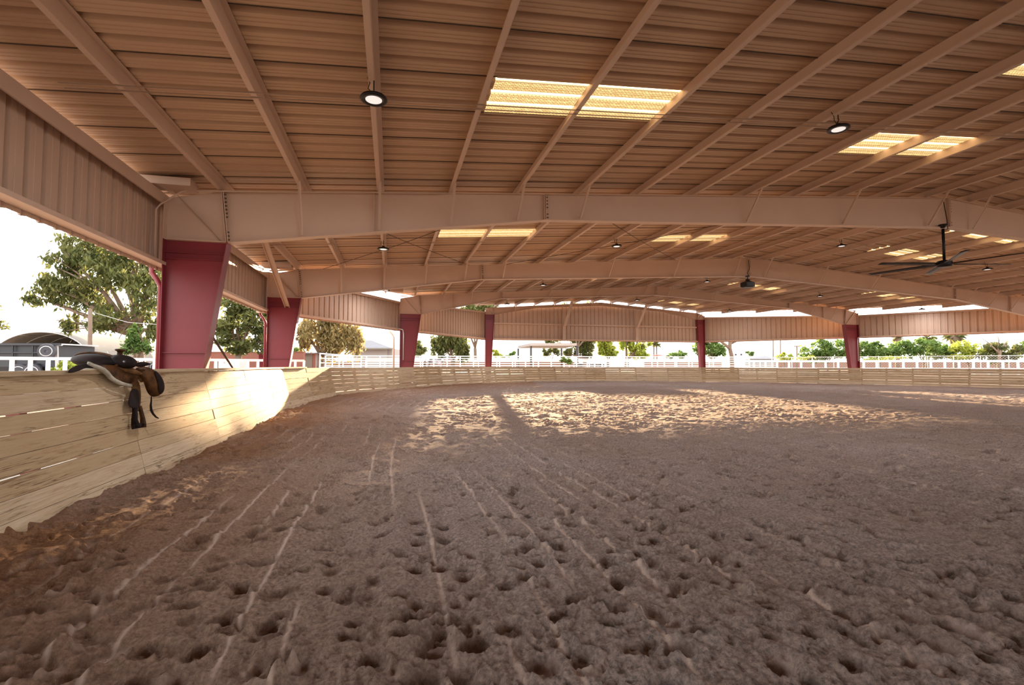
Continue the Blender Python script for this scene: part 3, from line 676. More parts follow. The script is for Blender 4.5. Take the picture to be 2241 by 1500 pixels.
# hoof prints
NP = 8500
pr_r = 1.6 + 32*rng.random(NP)**.85; pr_a = YAW + np.radians(rng.uniform(-55, 55, NP))
dA = ang[1]-ang[0]; lr = math.log(41/1.3)
for k in range(NP):
    cx_, cy_ = CAM[0]+pr_r[k]*math.sin(pr_a[k]), CAM[1]+pr_r[k]*math.cos(pr_a[k])
    a = rng.uniform(.055, .085)*(1.0 if pr_r[k] < 7 else 1.25); e = rng.uniform(.75, 1.0); th = rng.uniform(0, math.pi); dep = rng.uniform(.018, .05); ext = a*2.6
    i0 = int((math.log(max(pr_r[k]-ext, 1.31)/1.3))/lr*(NR-1)); i1 = int((math.log((pr_r[k]+ext)/1.3))/lr*(NR-1))+2
    ja = ext/pr_r[k]; j0 = max(0, int((pr_a[k]-ja-ang[0])/dA)); j1 = min(NA, int((pr_a[k]+ja-ang[0])/dA)+2)
    if j1 <= j0 or i1 <= i0: continue
    sx = X[i0:i1, j0:j1]-cx_; sy = Y[i0:i1, j0:j1]-cy_
    u = (sx*math.cos(th)+sy*math.sin(th))/a; v = (-sx*math.sin(th)+sy*math.cos(th))/(a*e)
    q = np.hypot(u, v) + .12*vnoise(sx*25+k, sy*25)
    hole = np.clip((1.12-q)/.35, 0, 1); hole = hole*hole*(3-2*hole)
    tiltp = .35*u*dep
    rim = np.exp(-((q-1.35)/.28)**2)*(.35+.65*np.clip(-u, -.3, 1))
    Z[i0:i1, j0:j1] += -hole*(dep+tiltp) + rim*dep*.6
    if rng.random() < .45: pack[i0:i1, j0:j1] = np.maximum(pack[i0:i1, j0:j1], hole*.45)
keep = sd > -.34
idx = np.arange(NR*NA).reshape(NR, NA)
fq = np.stack([idx[:-1, :-1], idx[:-1, 1:], idx[1:, 1:], idx[1:, :-1]], -1).reshape(-1, 4)
kq = (keep[:-1, :-1] & keep[1:, 1:] & keep[:-1, 1:] & keep[1:, :-1]).reshape(-1)
fq = fq[kq]
used = np.unique(fq); remap = np.full(NR*NA, -1); remap[used] = np.arange(len(used)); fq = remap[fq]
co = np.stack([X, Y, Z], -1).reshape(-1, 3)[used].astype(np.float32)
me = bpy.data.meshes.new('floor'); me.vertices.add(len(co)); me.vertices.foreach_set('co', co.ravel())
me.loops.add(fq.size); me.loops.foreach_set('vertex_index', fq.ravel().astype(np.int32))
me.polygons.add(len(fq)); me.polygons.foreach_set('loop_start', (np.arange(len(fq))*4).astype(np.int32)); me.polygons.foreach_set('loop_total', np.full(len(fq), 4, dtype=np.int32))
me.update(calc_edges=True)
bouncef = np.clip(1-(sd-.3)/3.2, 0, 1)*(.75+.5*vnoise(X*.8, Y*.8+5)); bouncef = np.clip(bouncef, 0, 1)*(X < -6)  # mask of the painted warm bounce, fading away from the left wall
me.attributes.new('rail', 'FLOAT', 'POINT').data.foreach_set('value', bouncef.reshape(-1)[used].astype(np.float32))
me.attributes.new('pack', 'FLOAT', 'POINT').data.foreach_set('value', np.clip(pack, 0, 1).reshape(-1)[used].astype(np.float32))
me.polygons.foreach_set('use_smooth', np.ones(len(fq), dtype=bool))
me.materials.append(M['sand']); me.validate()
fo = bpy.data.objects.new('floor', me); C.objects.link(fo); tag(fo, kind='structure')
# rest of the arena floor (behind and beside the standing point), slightly below
b = MB(); b.v = [(p.x+NO[i].x*.3, p.y+NO[i].y*.3, -.10) for i, p in enumerate(KV)]; b.f = [tuple(range(len(KV)))]
tag(b.build('floor', M['sand']), kind='structure')
# outside ground

oc = [Vector((x, y, 0)) for x, y in OUT]; cen = Vector((0, 0, 0)); b = MB(); rings = []
for off, z in ((.35, -.06), (3.5, .5), (90, .5)):
    ring = []
    for i, p in enumerate(oc):
        q = p*(1+off/max(1, p.length)); ring.append((q.x if off < 50 else q.x*1.6, q.y, z))
    rings.append(ring)
n8 = len(oc)
for r_ in rings: b.v += r_
for k in range(2):
    for i in range(n8): b.f.append((k*n8+i, k*n8+(i+1) % n8, (k+1)*n8+(i+1) % n8, (k+1)*n8+i))
b.v += [(-230, -120, .5), (230, -120, .5), (230, 330, .5), (-230, 330, .5)]
b.f = [f for f in b.f]
tag(b.build('ground', M['dirt']), kind='structure')
bb = MB(); bb.v = [(-300, -200, .44), (300, -200, .44), (300, 400, .44), (-300, 400, .44)]
# far terrain as four strips around the hall so nothing lies inside it
bb = MB()
for x0, x1, y0, y1 in ((-300, -60, -200, 400), (60, 300, -200, 400), (-60, 60, 70, 400), (-60, 60, -200, -60)): bb.v += [(x0, y0, .47), (x1, y0, .47), (x1, y1, .47), (x0, y1, .47)]; q = len(bb.v)-4; bb.f.append((q, q+1, q+2, q+3))
tag(bb.build('ground', M['dirt']), kind='structure')
b = MB(); b.v = [(p.x*1.02, p.y*1.02, -.14) for p in oc]; b.f = [tuple(range(n8))]
tag(b.build('ground', M['dirt']), kind='structure')
GZ = .5

# ---------------------------------------------------------------- trees and shrubs
def z_at(py, depth): return CAM[2] + (800.5-py)*depth/FPX
def tree(name, px, depth, blobs, leafm_, nleaf, size, label, cat='tree', trunk=True, tr=.25, group=None, droop=0., seed=1, fork=None):
    """blobs: (px, py, rx_px, ry_px) seen at the given distance; each is a real ball of foliage with depth"""
    g = np.random.default_rng(seed); base = ground_at(px, depth, GZ-.05); t = thing(name, tuple(base), label, cat, group)
    pp, tn = [], []; m = FPX/depth
    area = np.array([rx*ry for _, _, rx, ry in blobs], float); cnt = (area/area.sum()*nleaf).astype(int)
    cs = []
    for (bx, by, rx, ry), c in zip(blobs, cnt):
        ce = at(bx, by, depth + (g.random()-.5)*rx/m*.8); cs.append((ce, rx/m, ry/m))
        nc = max(3, c//55); cl = g.normal(size=(nc, 3)); cl /= np.linalg.norm(cl, axis=1)[:, None]; cl *= (g.random((nc, 1))**.4)*.92
        k = g.integers(0, nc, c); p = cl[k] + g.normal(size=(c, 3))*.16
        if droop: p[:, 2] -= np.abs(g.normal(size=c))*droop*g.random(c)
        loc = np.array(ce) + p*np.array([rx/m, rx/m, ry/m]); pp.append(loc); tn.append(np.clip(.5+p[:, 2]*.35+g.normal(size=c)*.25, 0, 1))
    P = np.concatenate(pp); T = np.concatenate(tn); n_ = len(P); P[:, 2] = np.maximum(P[:, 2], GZ+.1)
    a = g.normal(size=(n_, 3)); a /= np.linalg.norm(a, axis=1)[:, None]; b_ = np.cross(a, g.normal(size=(n_, 3))); b_ /= np.linalg.norm(b_, axis=1)[:, None]
    if droop: a[:, 2] -= 1.2; a /= np.linalg.norm(a, axis=1)[:, None]; b_ = np.cross(a, g.normal(size=(n_, 3))); b_ /= np.linalg.norm(b_, axis=1)[:, None]
    sz = size*g.uniform(.5, 1.3, (n_, 1)); a = a*sz; b_ = b_*sz*.42
    V = np.stack([P-a, P+b_*.9, P+a, P-b_*.9], 1).reshape(-1, 3).astype(np.float32)
    me = bpy.data.meshes.new('foliage'); me.vertices.add(4*n_); me.vertices.foreach_set('co', V.ravel()); me.loops.add(4*n_); me.loops.foreach_set('vertex_index', np.arange(4*n_, dtype=np.int32))
    me.polygons.add(n_); me.polygons.foreach_set('loop_start', (np.arange(n_)*4).astype(np.int32)); me.polygons.foreach_set('loop_total', np.full(n_, 4, dtype=np.int32)); me.update(calc_edges=True)
    me.attributes.new('tone', 'FLOAT', 'POINT').data.foreach_set('value', np.repeat(T, 4).astype(np.float32)); me.materials.append(M[leafm_])
    o = bpy.data.objects.new('foliage', me); C.objects.link(o); o.parent = t; o.matrix_parent_inverse = Matrix.Translation(-base)
    if trunk:
        b = MB(); mid = sum((c[0] for c in cs), Vector())/len(cs); f0 = base.lerp(Vector((base.x, base.y, mid.z)), .35) + (mid-base)*.08
        b.tube([base, base.lerp(f0, .5)+Vector((.05, 0, 0)), f0], [tr*1.25, tr, tr*.85], 8)
        for c, rx, ry in cs:
            w = f0.lerp(c, .5) + Vector((g.normal()*.2, 0, ry*.15)); b.tube([f0, w, c, c+(c-w)*.35], [tr*.6, tr*.38, tr*.2, tr*.05], 6)
            for _ in range(3):
                e = c + Vector(tuple(g.normal(size=3)))*rx*.55; b.tube([w, (w+e)/2+Vector((0, 0, .1)), e], [tr*.25, tr*.14, tr*.04], 5)
        b.build('trunk', M['bark'], t, smooth=True)
    return t
tree('mesquite_tree', 305, 42, [(150, 560, 45, 42), (205, 545, 60, 50), (120, 620, 42, 40), (190, 640, 62, 45), (260, 590, 62, 48), (320, 640, 45, 55), (235, 695, 55, 30), (330, 720, 34, 40), (95, 655, 28, 22), (150, 705, 22, 26), (280, 530, 50, 40), (340, 575, 30, 40)],
     'leaf_olive', 13000, .24, 'big open-crowned olive green tree left of the nearest red column', tr=.42, seed=3, droop=.25)
tree('mesquite_tree', -25, 45, [(-20, 715, 34, 34), (-55, 690, 45, 50)], 'leaf_olive', 1800, .22, 'sparse tree cut off by the left edge of the photo', tr=.25, seed=4)
tree('young_tree', 296, 30, [(298, 738, 18, 24), (285, 760, 22, 18), (312, 758, 20, 18), (298, 722, 9, 12)], 'leaf_green', 2600, .13, 'small fresh green tree seen behind the saddle horn', tr=.09, seed=5)
tree('fern_bush', 150, 20, [(135, 808, 22, 14), (152, 802, 20, 12), (118, 812, 14, 10), (140, 826, 16, 18)], 'leaf_lime', 1500, .11, 'bright green bush behind the white rail left of the saddle', 'bush', trunk=False, seed=6)
tree('mesquite_tree', 520, 40, [(530, 665, 45, 36), (500, 715, 42, 34), (560, 700, 40, 38), (520, 750, 46, 24), (572, 748, 24, 26)], 'leaf_olive', 5200, .24, 'open-crowned tree seen between the first and second red columns', tr=.28, seed=7)
tree('willow_tree', 700, 50, [(690, 720, 40, 36), (735, 735, 38, 42), (770, 735, 24, 44), (668, 740, 18, 26), (720, 690, 40, 30)], 'leaf_gold', 6500, .25, 'sunlit golden drooping tree right of the second red column', tr=.3, seed=8, droop=.45)
tree('round_tree', 650, 75, [(648, 770, 18, 14)], 'leaf_green', 500, .3, 'low round green tree just right of the second red column', tr=.15, seed=9)
tree('round_tree', 921, 60, [(920, 762, 17, 16), (915, 772, 16, 10)], 'leaf_olive', 1300, .22, 'small round dull green tree behind the grey horse, right of the third red column', tr=.15, seed=10)
tree('willow_tree', 990, 56, [(962, 755, 20, 26), (985, 745, 22, 22), (1008, 757, 20, 26), (1020, 768, 10, 18), (985, 722, 30, 22)], 'leaf_olive', 5200, .24, 'weeping tree above the horse, left of the gable column', tr=.22, seed=11, droop=.5)
tree('palm_bush', 1083, 90, [(1083, 772, 9, 9), (1088, 778, 10, 6)], 'leaf_lime', 400, .35, 'tuft of yellowish fronds just right of the left gable column', 'bush', seed=12, tr=.1)
tree('palm_bush', 1122, 90, [(1122, 776, 8, 6), (1112, 781, 12, 3)], 'leaf_green', 300, .3, 'low green tuft left of the white shelter', 'bush', seed=13, tr=.1)
tree('round_tree', 1208, 85, [(1195, 768, 12, 14), (1215, 762, 16, 20), (1205, 748, 16, 12)], 'leaf_olive', 1400, .28, 'narrow olive tree rising behind the white shelter roof', tr=.15, seed=14)
tree('shrub', 1243, 40, [(1240, 792, 13, 8), (1236, 788, 8, 6)], 'leaf_green', 700, .12, 'green shrub in front of the right leg of the white shelter', 'bush', trunk=False, seed=15)
tree('dense_tree', 1280, 66, [(1265, 755, 17, 28), (1285, 762, 16, 24), (1260, 728, 26, 26), (1290, 725, 30, 28), (1248, 775, 14, 12)], 'leaf_olive', 7500, .26, 'tall dark green tree right of the white shelter', tr=.3, seed=16)
tree('bright_tree', 1330, 70, [(1325, 765, 20, 20), (1345, 772, 14, 14), (1322, 742, 24, 20)], 'leaf_lime', 3200, .26, 'yellow green tree left of the double trunked green tree', tr=.2, seed=17)
tree('dense_tree', 1370, 74, [(1370, 752, 16, 24), (1392, 770, 22, 20), (1408, 752, 18, 12), (1376, 735, 22, 20), (1402, 777, 16, 12)], 'leaf_lime', 4200, .26, 'wide lime green tree left of the distant parasol', tr=.35, seed=18)
tree('round_tree', 1484, 80, [(1484, 778, 20, 9), (1462, 782, 8, 5), (1492, 772, 12, 7)], 'leaf_green', 900, .26, 'low round tree between the parasol and the right gable column', tr=.15, seed=19)
tree('bright_tree', 1560, 64, [(1530, 762, 18, 18), (1560, 765, 24, 20), (1578, 768, 14, 14), (1550, 745, 22, 12)], 'leaf_green', 3000, .24, 'green tree directly behind the right gable column', tr=.2, seed=20)
tree('round_tree', 1641, 95, [(1641, 774, 11, 5)], 'leaf_green', 260, .3, 'small tree top behind the low white building', tr=.1, seed=21)
tree('round_tree', 1716, 75, [(1716, 782, 19, 9), (1712, 776, 10, 6)], 'leaf_lime', 700, .24, 'small yellow green tree between the utility poles', tr=.12, seed=22)
hedge = [(1768, 775, 24, 18), (1800, 762, 26, 24), (1828, 765, 24, 22), (1790, 783, 26, 12), (1848, 775, 18, 16)]
tree('oleander_bush', 1810, 62, hedge, 'leaf_green', 4200, .22, 'large dark green bush left of the right red column', 'bush', seed=23, tr=.12)
tree('oleander_bush', 1925, 62, [(1895, 768, 20, 20), (1925, 772, 26, 16), (1955, 768, 26, 16), (1910, 755, 18, 10)], 'leaf_green', 3600, .22, 'green hedge bush just right of the right red column', 'bush', seed=24, tr=.12)
tree('oleander_bush', 2020, 62, [(1985, 765, 28, 20), (2020, 762, 28, 20), (2055, 768, 28, 18), (2085, 775, 18, 14)], 'leaf_green', 4600, .22, 'wide green hedge bush below the two small palms', 'bush', seed=25, tr=.12)
tree('acacia_bush', 2120, 60, [(2105, 768, 24, 20), (2130, 772, 22, 16), (2095, 783, 22, 10)], 'leaf_lime', 2600, .2, 'bright yellow green bush beside the bare branched tree', 'bush', seed=26, tr=.12)
tree('acacia_bush', 1895, 58, [(1900, 784, 22, 7), (1960, 786, 34, 6), (1760, 786, 22, 6)], 'leaf_lime', 1000, .16, 'low pale yellow flowering growth along the wire fence', 'bush', trunk=False, seed=27)
tree('willow_tree', 2190, 58, [(2170, 772, 24, 18), (2205, 775, 24, 18), (2185, 755, 24, 12), (2225, 765, 16, 18)], 'leaf_olive', 2300, .22, 'sparse drooping tree with bare dark branches at the right edge', tr=.24, seed=28, droop=.4)
tree('bright_tree', 2246, 66, [(2243, 760, 14, 22), (2260, 770, 20, 18)], 'leaf_green', 900, .24, 'green tree cut off by the right edge of the photo', tr=.2, seed=29)
# tall trees whose crowns stand above the fascia line and shade the sand
tree('hidden_shade_tree', 1040, 58, [(1035, 690, 26, 26), (1062, 676, 24, 24), (1012, 700, 16, 20)], 'leaf_olive', 6500, .34, 'added tall tree, its unseen crown blocking sun above the left gable panels', tr=.2, seed=30)  # added tree, its crown blocks sun streaks from the gap above the fascia
tree('hidden_shade_tree', 1262, 62, [(1250, 690, 30, 26), (1290, 688, 34, 26), (1330, 694, 30, 24)], 'leaf_olive', 7500, .34, 'tall tree whose crown is hidden above the middle gable panels', tr=.2, seed=31)
def bare(px, depth, segs, label, tr=.22):
    base = ground_at(px, depth, GZ-.05); t = thing('bare_tree', tuple(base), label, 'tree'); b = MB()
    for pts, r0, r1 in segs:
        P_ = [at(x, y, depth+.3*math.sin(x*.7)) for x, y in pts]; n_ = len(P_); b.tube(P_, [r0+(r1-r0)*i/(n_-1) for i in range(n_)], 7)
    b.build('trunk', M['bark'], t, smooth=True)
bare(1602, 52, [([(1603, 830), (1602, 800), (1601, 780), (1597, 762), (1598, 745), (1600, 700)], .24, .18), ([(1597, 764), (1588, 755), (1578, 748), (1560, 742), (1530, 730)], .16, .08), ([(1600, 752), (1612, 747), (1640, 738)], .12, .06)], 'single leaning brown tree trunk right of the right gable column')
bare(2188, 57, [([(2185, 830), (2186, 790), (2188, 775), (2192, 762), (2200, 752)], .2, .08), ([(2188, 775), (2178, 765), (2165, 752), (2150, 742)], .1, .03), ([(2186, 778), (2184, 760), (2186, 745), (2183, 735)], .1, .03), ([(2192, 762), (2205, 758), (2214, 748)], .06, .02)], 'dark bare branches of a tree near the right edge above the wire fence')
def palm(px, depth, py, label, r=1.0, skirt=False):
    base = ground_at(px, depth, GZ-.05); top = at(px, py, depth); t = thing('fan_palm', tuple(base), label, 'palm', 'fan palms beyond the hedge')
    MB().tube([base, (base+top)/2, top], [.3, .22, .2], 8).build('trunk', M['bark'], t, smooth=True)
    b = MB(); rr = random.Random(int(px))
    for i in range(26):
        a = i*2.4; el = rr.uniform(-.7, 1.1); d = Vector((math.cos(a)*math.cos(el), math.sin(a)*math.cos(el), math.sin(el))); s_ = d.cross(Vector((0, 0, 1))).normalized()
        p0 = top; p1 = top+d*r*.7; p2 = p1 + d*r*.6 + Vector((0, 0, -.35*r))
        k = len(b.v); b.v += [tuple(p0), tuple(p1+s_*.28*r), tuple(p2), tuple(p1-s_*.28*r)]; b.f.append((k, k+1, k+2, k+3)); b.tone += [rr.random()]*4
    b.build('frond', M['leaf_olive'], t)['kind'] = 'stuff'
    if skirt: MB().lathe([(.1, -1.9*r), (.45*r, -1.0*r), (.55*r, -.1), (.2, .1)], tuple(top), 12).build('dead_frond_skirt', M['bark'], t, smooth=True)
palm(1964, 72, 740, 'small palm head above the hedge, left one of three', .75, True)
palm(2030, 72, 740, 'palm head with two tufts above the hedge, middle one of three', 1.05)
palm(2090, 70, 736, 'large palm head with a dead frond skirt above the hedge, right one of three', 1.35, True)
palm(1431, 140, 750, 'far thin palm rising above the parasol, left of the pair', 1.3)
palm(1437, 140, 754, 'far thin palm rising above the parasol, right of the pair', 1.3)

# ---------------------------------------------------------------- fences
M['pipe'] = mat('white_pipe', (.82, .82, .83), .4)
def rail_fence(name, label, p0, p1, z0, z1, rails, nposts, rr_, pr_, m, posts_at=None):
    """p0,p1: (px, depth)"""
    a = ground_at(p0[0], p0[1], GZ); b_ = ground_at(p1[0], p1[1], GZ); t = thing(name, tuple((a+b_)/2), label, 'fence')
    for f in rails:
        MB().bar((a.x, a.y, GZ+(z0-GZ)*f), (b_.x, b_.y, GZ+(z1-GZ)*f), rr_, rr_*(1.3 if f == 1 else 1)).build('rail', m, t)
    fr = posts_at if posts_at is not None else [i/(nposts-1) for i in range(nposts)]
    for i in fr:
        q = a.lerp(b_, i); zt = z0+(z1-z0)*i; MB().bar((q.x, q.y, GZ-.1), (q.x, q.y, zt), pr_, pr_, (0, 1, 0)).build('post', m, t)
    return t
rail_fence('white_rail_fence', 'white square rail fence outside the left wall, running behind the saddle and first red column', (-60, 14.4), (665, 22.3), 1.49, 1.49, [1.0, .12], 26, .075, .085, M['pipe'])
rail_fence('corral_fence', 'long white pipe corral fence across the background behind the gable end', (712, 41), (1640, 44), 2.08, 2.02, [1, .88, .76, .62, .48, .3], 34, .06, .08, M['pipe'])
rail_fence('corral_fence', 'white pipe corral gate angled left of the third red column', (700, 34), (790, 44), 2.1, 2.1, [1, .8, .6, .4], 5, .06, .08, M['pipe'])
rail_fence('corral_fence', 'second white pipe corral fence farther back behind the distant horse', (800, 56), (1700, 60), 1.95, 1.9, [1, .85, .7, .55, .4], 24, .07, .09, M['pipe'])
rail_fence('white_rail_fence', 'white square rail fence at the right, in front of the wire fence', (1625, 45), (2330, 38), 1.66, 1.62, [1.0, .45], 25, .13, .12, M['pipe'])
# chain link fence
a = ground_at(1690, 56, GZ); b_ = ground_at(2340, 44, GZ); t = thing('wire_fence', tuple((a+b_)/2), 'tall wire mesh fence in front of the green hedge at the right', 'fence')
MB().bar((a.x, a.y, 2.2), (b_.x, b_.y, 2.2), .05, .05).build('rail', M['galv'], t)
for i in range(13):
    q = a.lerp(b_, i/12); MB().tube([(q.x, q.y, .4), (q.x, q.y, 2.24)], .035, 6).build('post', M['galv'], t)
b = MB(); L = (b_-a).length; nw = int(L/.22)
for i in range(nw):
    for s_ in (0, 1):
        f0 = i/nw; f1 = (i+7.5)/nw
        p = a.lerp(b_, min(f0, 1)); q = a.lerp(b_, min(f1, 1)); z0, z1 = (.5, 2.2) if s_ else (2.2, .5)
        b.bar((p.x, p.y, z0), (q.x, q.y, z1), .007, .007)
b.build('wire_mesh', M['galv'], t)['kind'] = 'stuff'

# ---------------------------------------------------------------- buildings and yard things
def B(name, px0, px1, depth, py_top, deep, m, parent, z0=None, zb=GZ-.1):
    p = ground_at(px0, depth, 0); q = ground_at(px1, depth, 0); d = (q-p); n_ = Vector((-d.y, d.x, 0)).normalized()*deep; zt = z_at(py_top, depth)
    b = MB(); b.quad_box([(v.x, v.y, zb) for v in (p, q, q+n_, p+n_)] + [(v.x, v.y, zt) for v in (p, q, q+n_, p+n_)]); return b.build(name, m, parent)
M['shade'] = steel('grey_shade_cloth', (.20, .19, .16), (.15, .14, .12), .8)
M['shade2'] = steel('pale_shade_cloth', (.21, .19, .165), (.16, .145, .125), .8)
M['trailer'] = mat('dark_grey_trailer_paint', (.03, .033, .04), .45)
M['tyre'] = mat('black_rubber', (.045, .045, .055), .5)
M['rim'] = mat('silver_rim', (.16, .16, .18), .45, .4)
M['block'] = steel('red_brown_block', (.30, .12, .09), (.22, .09, .07), .85)
M['cream'] = steel('cream_wall', (.34, .31, .30), (.29, .27, .26), .8)
M['roofgrey'] = steel('pale_grey_roof', (.20, .20, .22), (.15, .15, .17), .7)
# arched canopy
def canopy(px, dep, w_, h_, n_, step, label, back):
    ce = ground_at(px, dep, GZ); t = thing('arched_canopy', tuple(ce), label, 'canopy', 'arched canopies left of the saddle'); P = []
    for j in range(n_):
        P.append([ce + RT*(-math.cos(math.pi*i/28)*w_) + Vector((0, 0, math.sin(math.pi*i/28)**.75*h_)) + FN0*(j*step) for i in range(29)])
    o = MB().grid(P).build('cover', M['shade2'], t, smooth=True); md = o.modifiers.new('s', 'SOLIDIFY'); md.thickness = .05
    b = MB()
    for j in range(0, n_, 2): b.tube([p+Vector((0, 0, -.1)) for p in P[j]], .06, 6)
    for i in (5, 10, 14, 18, 23): b.tube([P[j][i]+Vector((0, 0, -.1)) for j in range(n_)], .04, 6)
    b.build('hoop_frame', M['galv'], t, smooth=True)
    if back: MB().prism(P[-1], tuple(FN0*.05)).build('back_cloth', M['shade'], t)
FN0 = Vector((FW.x, FW.y, 0)).normalized()
canopy(86, 60, 6.3, 4.95, 9, 1.5, 'large arched shade cloth canopy, dark inside, behind the grey trailer', True)
canopy(250, 84, 8.0, 4.3, 5, 2.5, 'second paler arched canopy just left of the saddle horn', False)
# trailer
def wheel(px, py, depth, r, parent, name='wheel'):
    c = at(px, py, depth); ax_ = (-Vector((FW.x, FW.y, 0)) + RT*.45).normalized()
    o = MB().lathe([(r*.62, -.12), (r*.95, -.11), (r, -.05), (r, .05), (r*.95, .11), (r*.62, .12)], tuple(c), 28, tuple(ax_)).build(name, M['tyre'], parent, smooth=False)
    MB().lathe([(r*.68, .10), (r*.68, .135), (r*.60, .138), (r*.57, .11), (r*.50, .10), (r*.50, .08)], tuple(c), 24, tuple(ax_)).build('rim', M['galv'], o, smooth=False)
    MB().lathe([(r*.58, .06), (r*.58, .09), (r*.30, .085), (r*.2, .12), (0, .12)], tuple(c), 10, tuple(ax_)).build('hub', M['rim'], o, smooth=False)
    return o
ce = ground_at(30, 24, GZ); t = thing('dump_trailer', tuple(ce), 'dark grey high-sided trailer with a spare wheel behind the white rail', 'trailer')
dpt = 24
B('box_body', -170, 122, dpt, 756, 2.2, M['trailer'], t, zb=z_at(803, dpt))
b = MB()
for x in (-150, -105, -60, -16, 28, 72): 
    p = at(x, 757, dpt-.06); q = at(x, 800, dpt-.06); b.bar(p, q, .06, .06, (0, 1, 0))
b.bar(at(-170, 772, dpt-.05), at(120, 772, dpt-.05), .05, .05); b.bar(at(-170, 754, dpt-.06), at(132, 754, dpt-.06), .12, .10); b.build('side_rib', M['trailer'], t)
B('tarp', -170, 128, dpt-.08, 752, 2.3, M['galv'], t, zb=z_at(755, dpt))
b = MB(); b.bar(at(124, 752, dpt), at(125, 815, dpt), .10, .10, (0, 1, 0)); b.bar(at(124, 756, dpt), at(134, 756, dpt), .16, .05); b.build('tail_post', M['galv'], t)
b = MB(); b.prism([at(22, 806, dpt-.2), at(28, 797, dpt-.2), at(80, 796, dpt-.2), at(86, 806, dpt-.2), at(82, 806, dpt-.2), at(78, 799, dpt-.2), at(30, 800, dpt-.2), at(27, 806, dpt-.2)], Vector((FW.x, FW.y, 0))*.3); b.build('fender', M['trailer'], t)
B('chassis', -170, 118, dpt, 803, 2.0, M['black'], t, zb=z_at(813, dpt))
wheel(42, 814, dpt-.3, .38, t); wheel(71, 814, dpt-.3, .38, t); wheel(103, 769, dpt-.35, .36, t, 'spare_wheel')
# utility poles
for px, dp, py, lab in ((197.5, 36, 676, 'dark wooden pole standing left of the big tree'), (1692, 90, 742, 'thin utility pole above the pale building, left one of two'), (1708, 95, 745, 'thin utility pole above the pale building, right one of two'), (1744, 80, 757, 'short grey pole with a crossarm left of the green hedge')):
    g0 = ground_at(px, dp, GZ-.1); tp = at(px, py, dp); r = .13 if px < 300 else .10
    t = thing('utility_pole', tuple(g0), lab, 'pole'); MB().tube([g0, tp], [r*1.1, r], 8).build('pole', M['bark'], t, smooth=True)
    if px == 1744: MB().bar(tp+Vector((-.5, 0, -.1)), tp+Vector((.5, 0, -.1)), .15, .15).build('crossarm', M['bark'], t)
rod([tuple(at(197, 682, 36)), tuple(at(280, 706, 37)), tuple(at(420, 716, 39))], .02, M['galv'], 'wire', 'pale wire running right from the dark pole through the big tree', 'wire')
# red tractor and machines by the first column
t = thing('tractor', tuple(ground_at(345, 30, GZ)), 'small red tractor partly hidden behind the nearest red column', 'tractor')
B('hood', 341, 372, 30, 769, 1.0, mat('red_tractor_paint', (.35, .03, .02), .4), t, zb=z_at(795, 30)); B('grille', 343, 356, 29.9, 776, .1, M['cream'], t, zb=z_at(781, 30)); wheel(350, 805, 29.8, .38, t); wheel(338, 803, 30.6, .30, t)
t = thing('block_wall', tuple(ground_at(520, 46, GZ)), 'long red brown block wall seen between the first and second red columns', 'wall')
B('wall_face', 452, 664, 46, 771, .3, M['block'], t); B('coping', 452, 664, 45.95, 770, .4, M['block'], t, zb=z_at(771.4, 46))
t = thing('shipping_container', tuple(ground_at(576, 42, GZ)), 'ribbed red container standing against the block wall', 'container')
B('body', 566, 600, 42, 771.5, 2.4, M['red'], t); b = MB()
for x in range(567, 600, 3): b.bar(at(x, 772, 41.97), at(x, 806, 41.97), .05, .05, (0, 1, 0))
b.build('rib', M['red'], t)
t = thing('generator', tuple(ground_at(500, 27, GZ)), 'white boxy machine with louvres behind the white rail', 'machine')
B('cabinet', 478, 512, 27, 788, 1.0, M['white'], t); B('side_unit', 512, 524, 27, 789, 1.0, M['galv'], t); b = MB()
for k in range(3): b.bar(at(489, 791+k*2.4, 26.97), at(499, 791+k*2.4, 26.97), .02, .02)
b.build('louvre', M['block'], t)
t = thing('barrel', tuple(ground_at(452, 24, GZ)), 'dark barrel beside the foot of the nearest red column', 'barrel')
MB().lathe([(.0, .0), (.11, .0), (.11, .28), (.12, .30), (.11, .32), (.11, .62), (.0, .62)], tuple(ground_at(452, 24, GZ)), 16).build('body', M['trailer'], t)
t = thing('shed', tuple(ground_at(690, 50, GZ)), 'rusty red shed with a dark doorway right of the second red column', 'shed')
B('wall_face', 632, 690, 50, 774, 3, M['block'], t); B('doorway', 667, 683, 49.95, 775, .1, M['shade'], t); B('side_wall', 690, 704, 50, 772, 3, M['cream'], t)
b = MB(); b.bar(at(660, 773, 49.8), at(705, 773, 49.8), .5, .08); b.build('roof_edge', M['roofgrey'], t)
t = thing('block_wall', tuple(ground_at(1450, 112, GZ)), 'far low brown block wall seen between the rails of the corral fences', 'wall')
B('wall_face', 700, 2360, 112, 792.5, .3, mat('dull_brown_block', (.20, .115, .085), .9), t); B('coping', 700, 2360, 111.9, 792, .4, M['block'], t, zb=z_at(792.9, 112))
# hip roofed house
t = thing('house', tuple(ground_at(810, 80, GZ)), 'pale house with a grey hip roof left of the third red column', 'house')
B('wall_face', 770, 846, 80, 763, 8, M['cream'], t); B('side_wall', 846, 858, 80.5, 763, 8, M['cream'], t)
e = [at(762, 763, 79), at(860, 763, 79), at(868, 761, 88), at(770, 761, 88)]; rdg = [at(790, 745, 83), at(812, 745, 83)]
b = MB(); b.v = [tuple(p) for p in e+rdg]; b.f = [(0, 1, 5, 4), (1, 2, 5), (2, 3, 4, 5), (3, 0, 4), (0, 3, 2, 1)]; b.build('roof', M['roofgrey'], t)
b = MB(); b.bar(at(762, 763.4, 78.9), at(860, 763.4, 78.9), .25, .2); b.build('gutter', M['shade'], t)
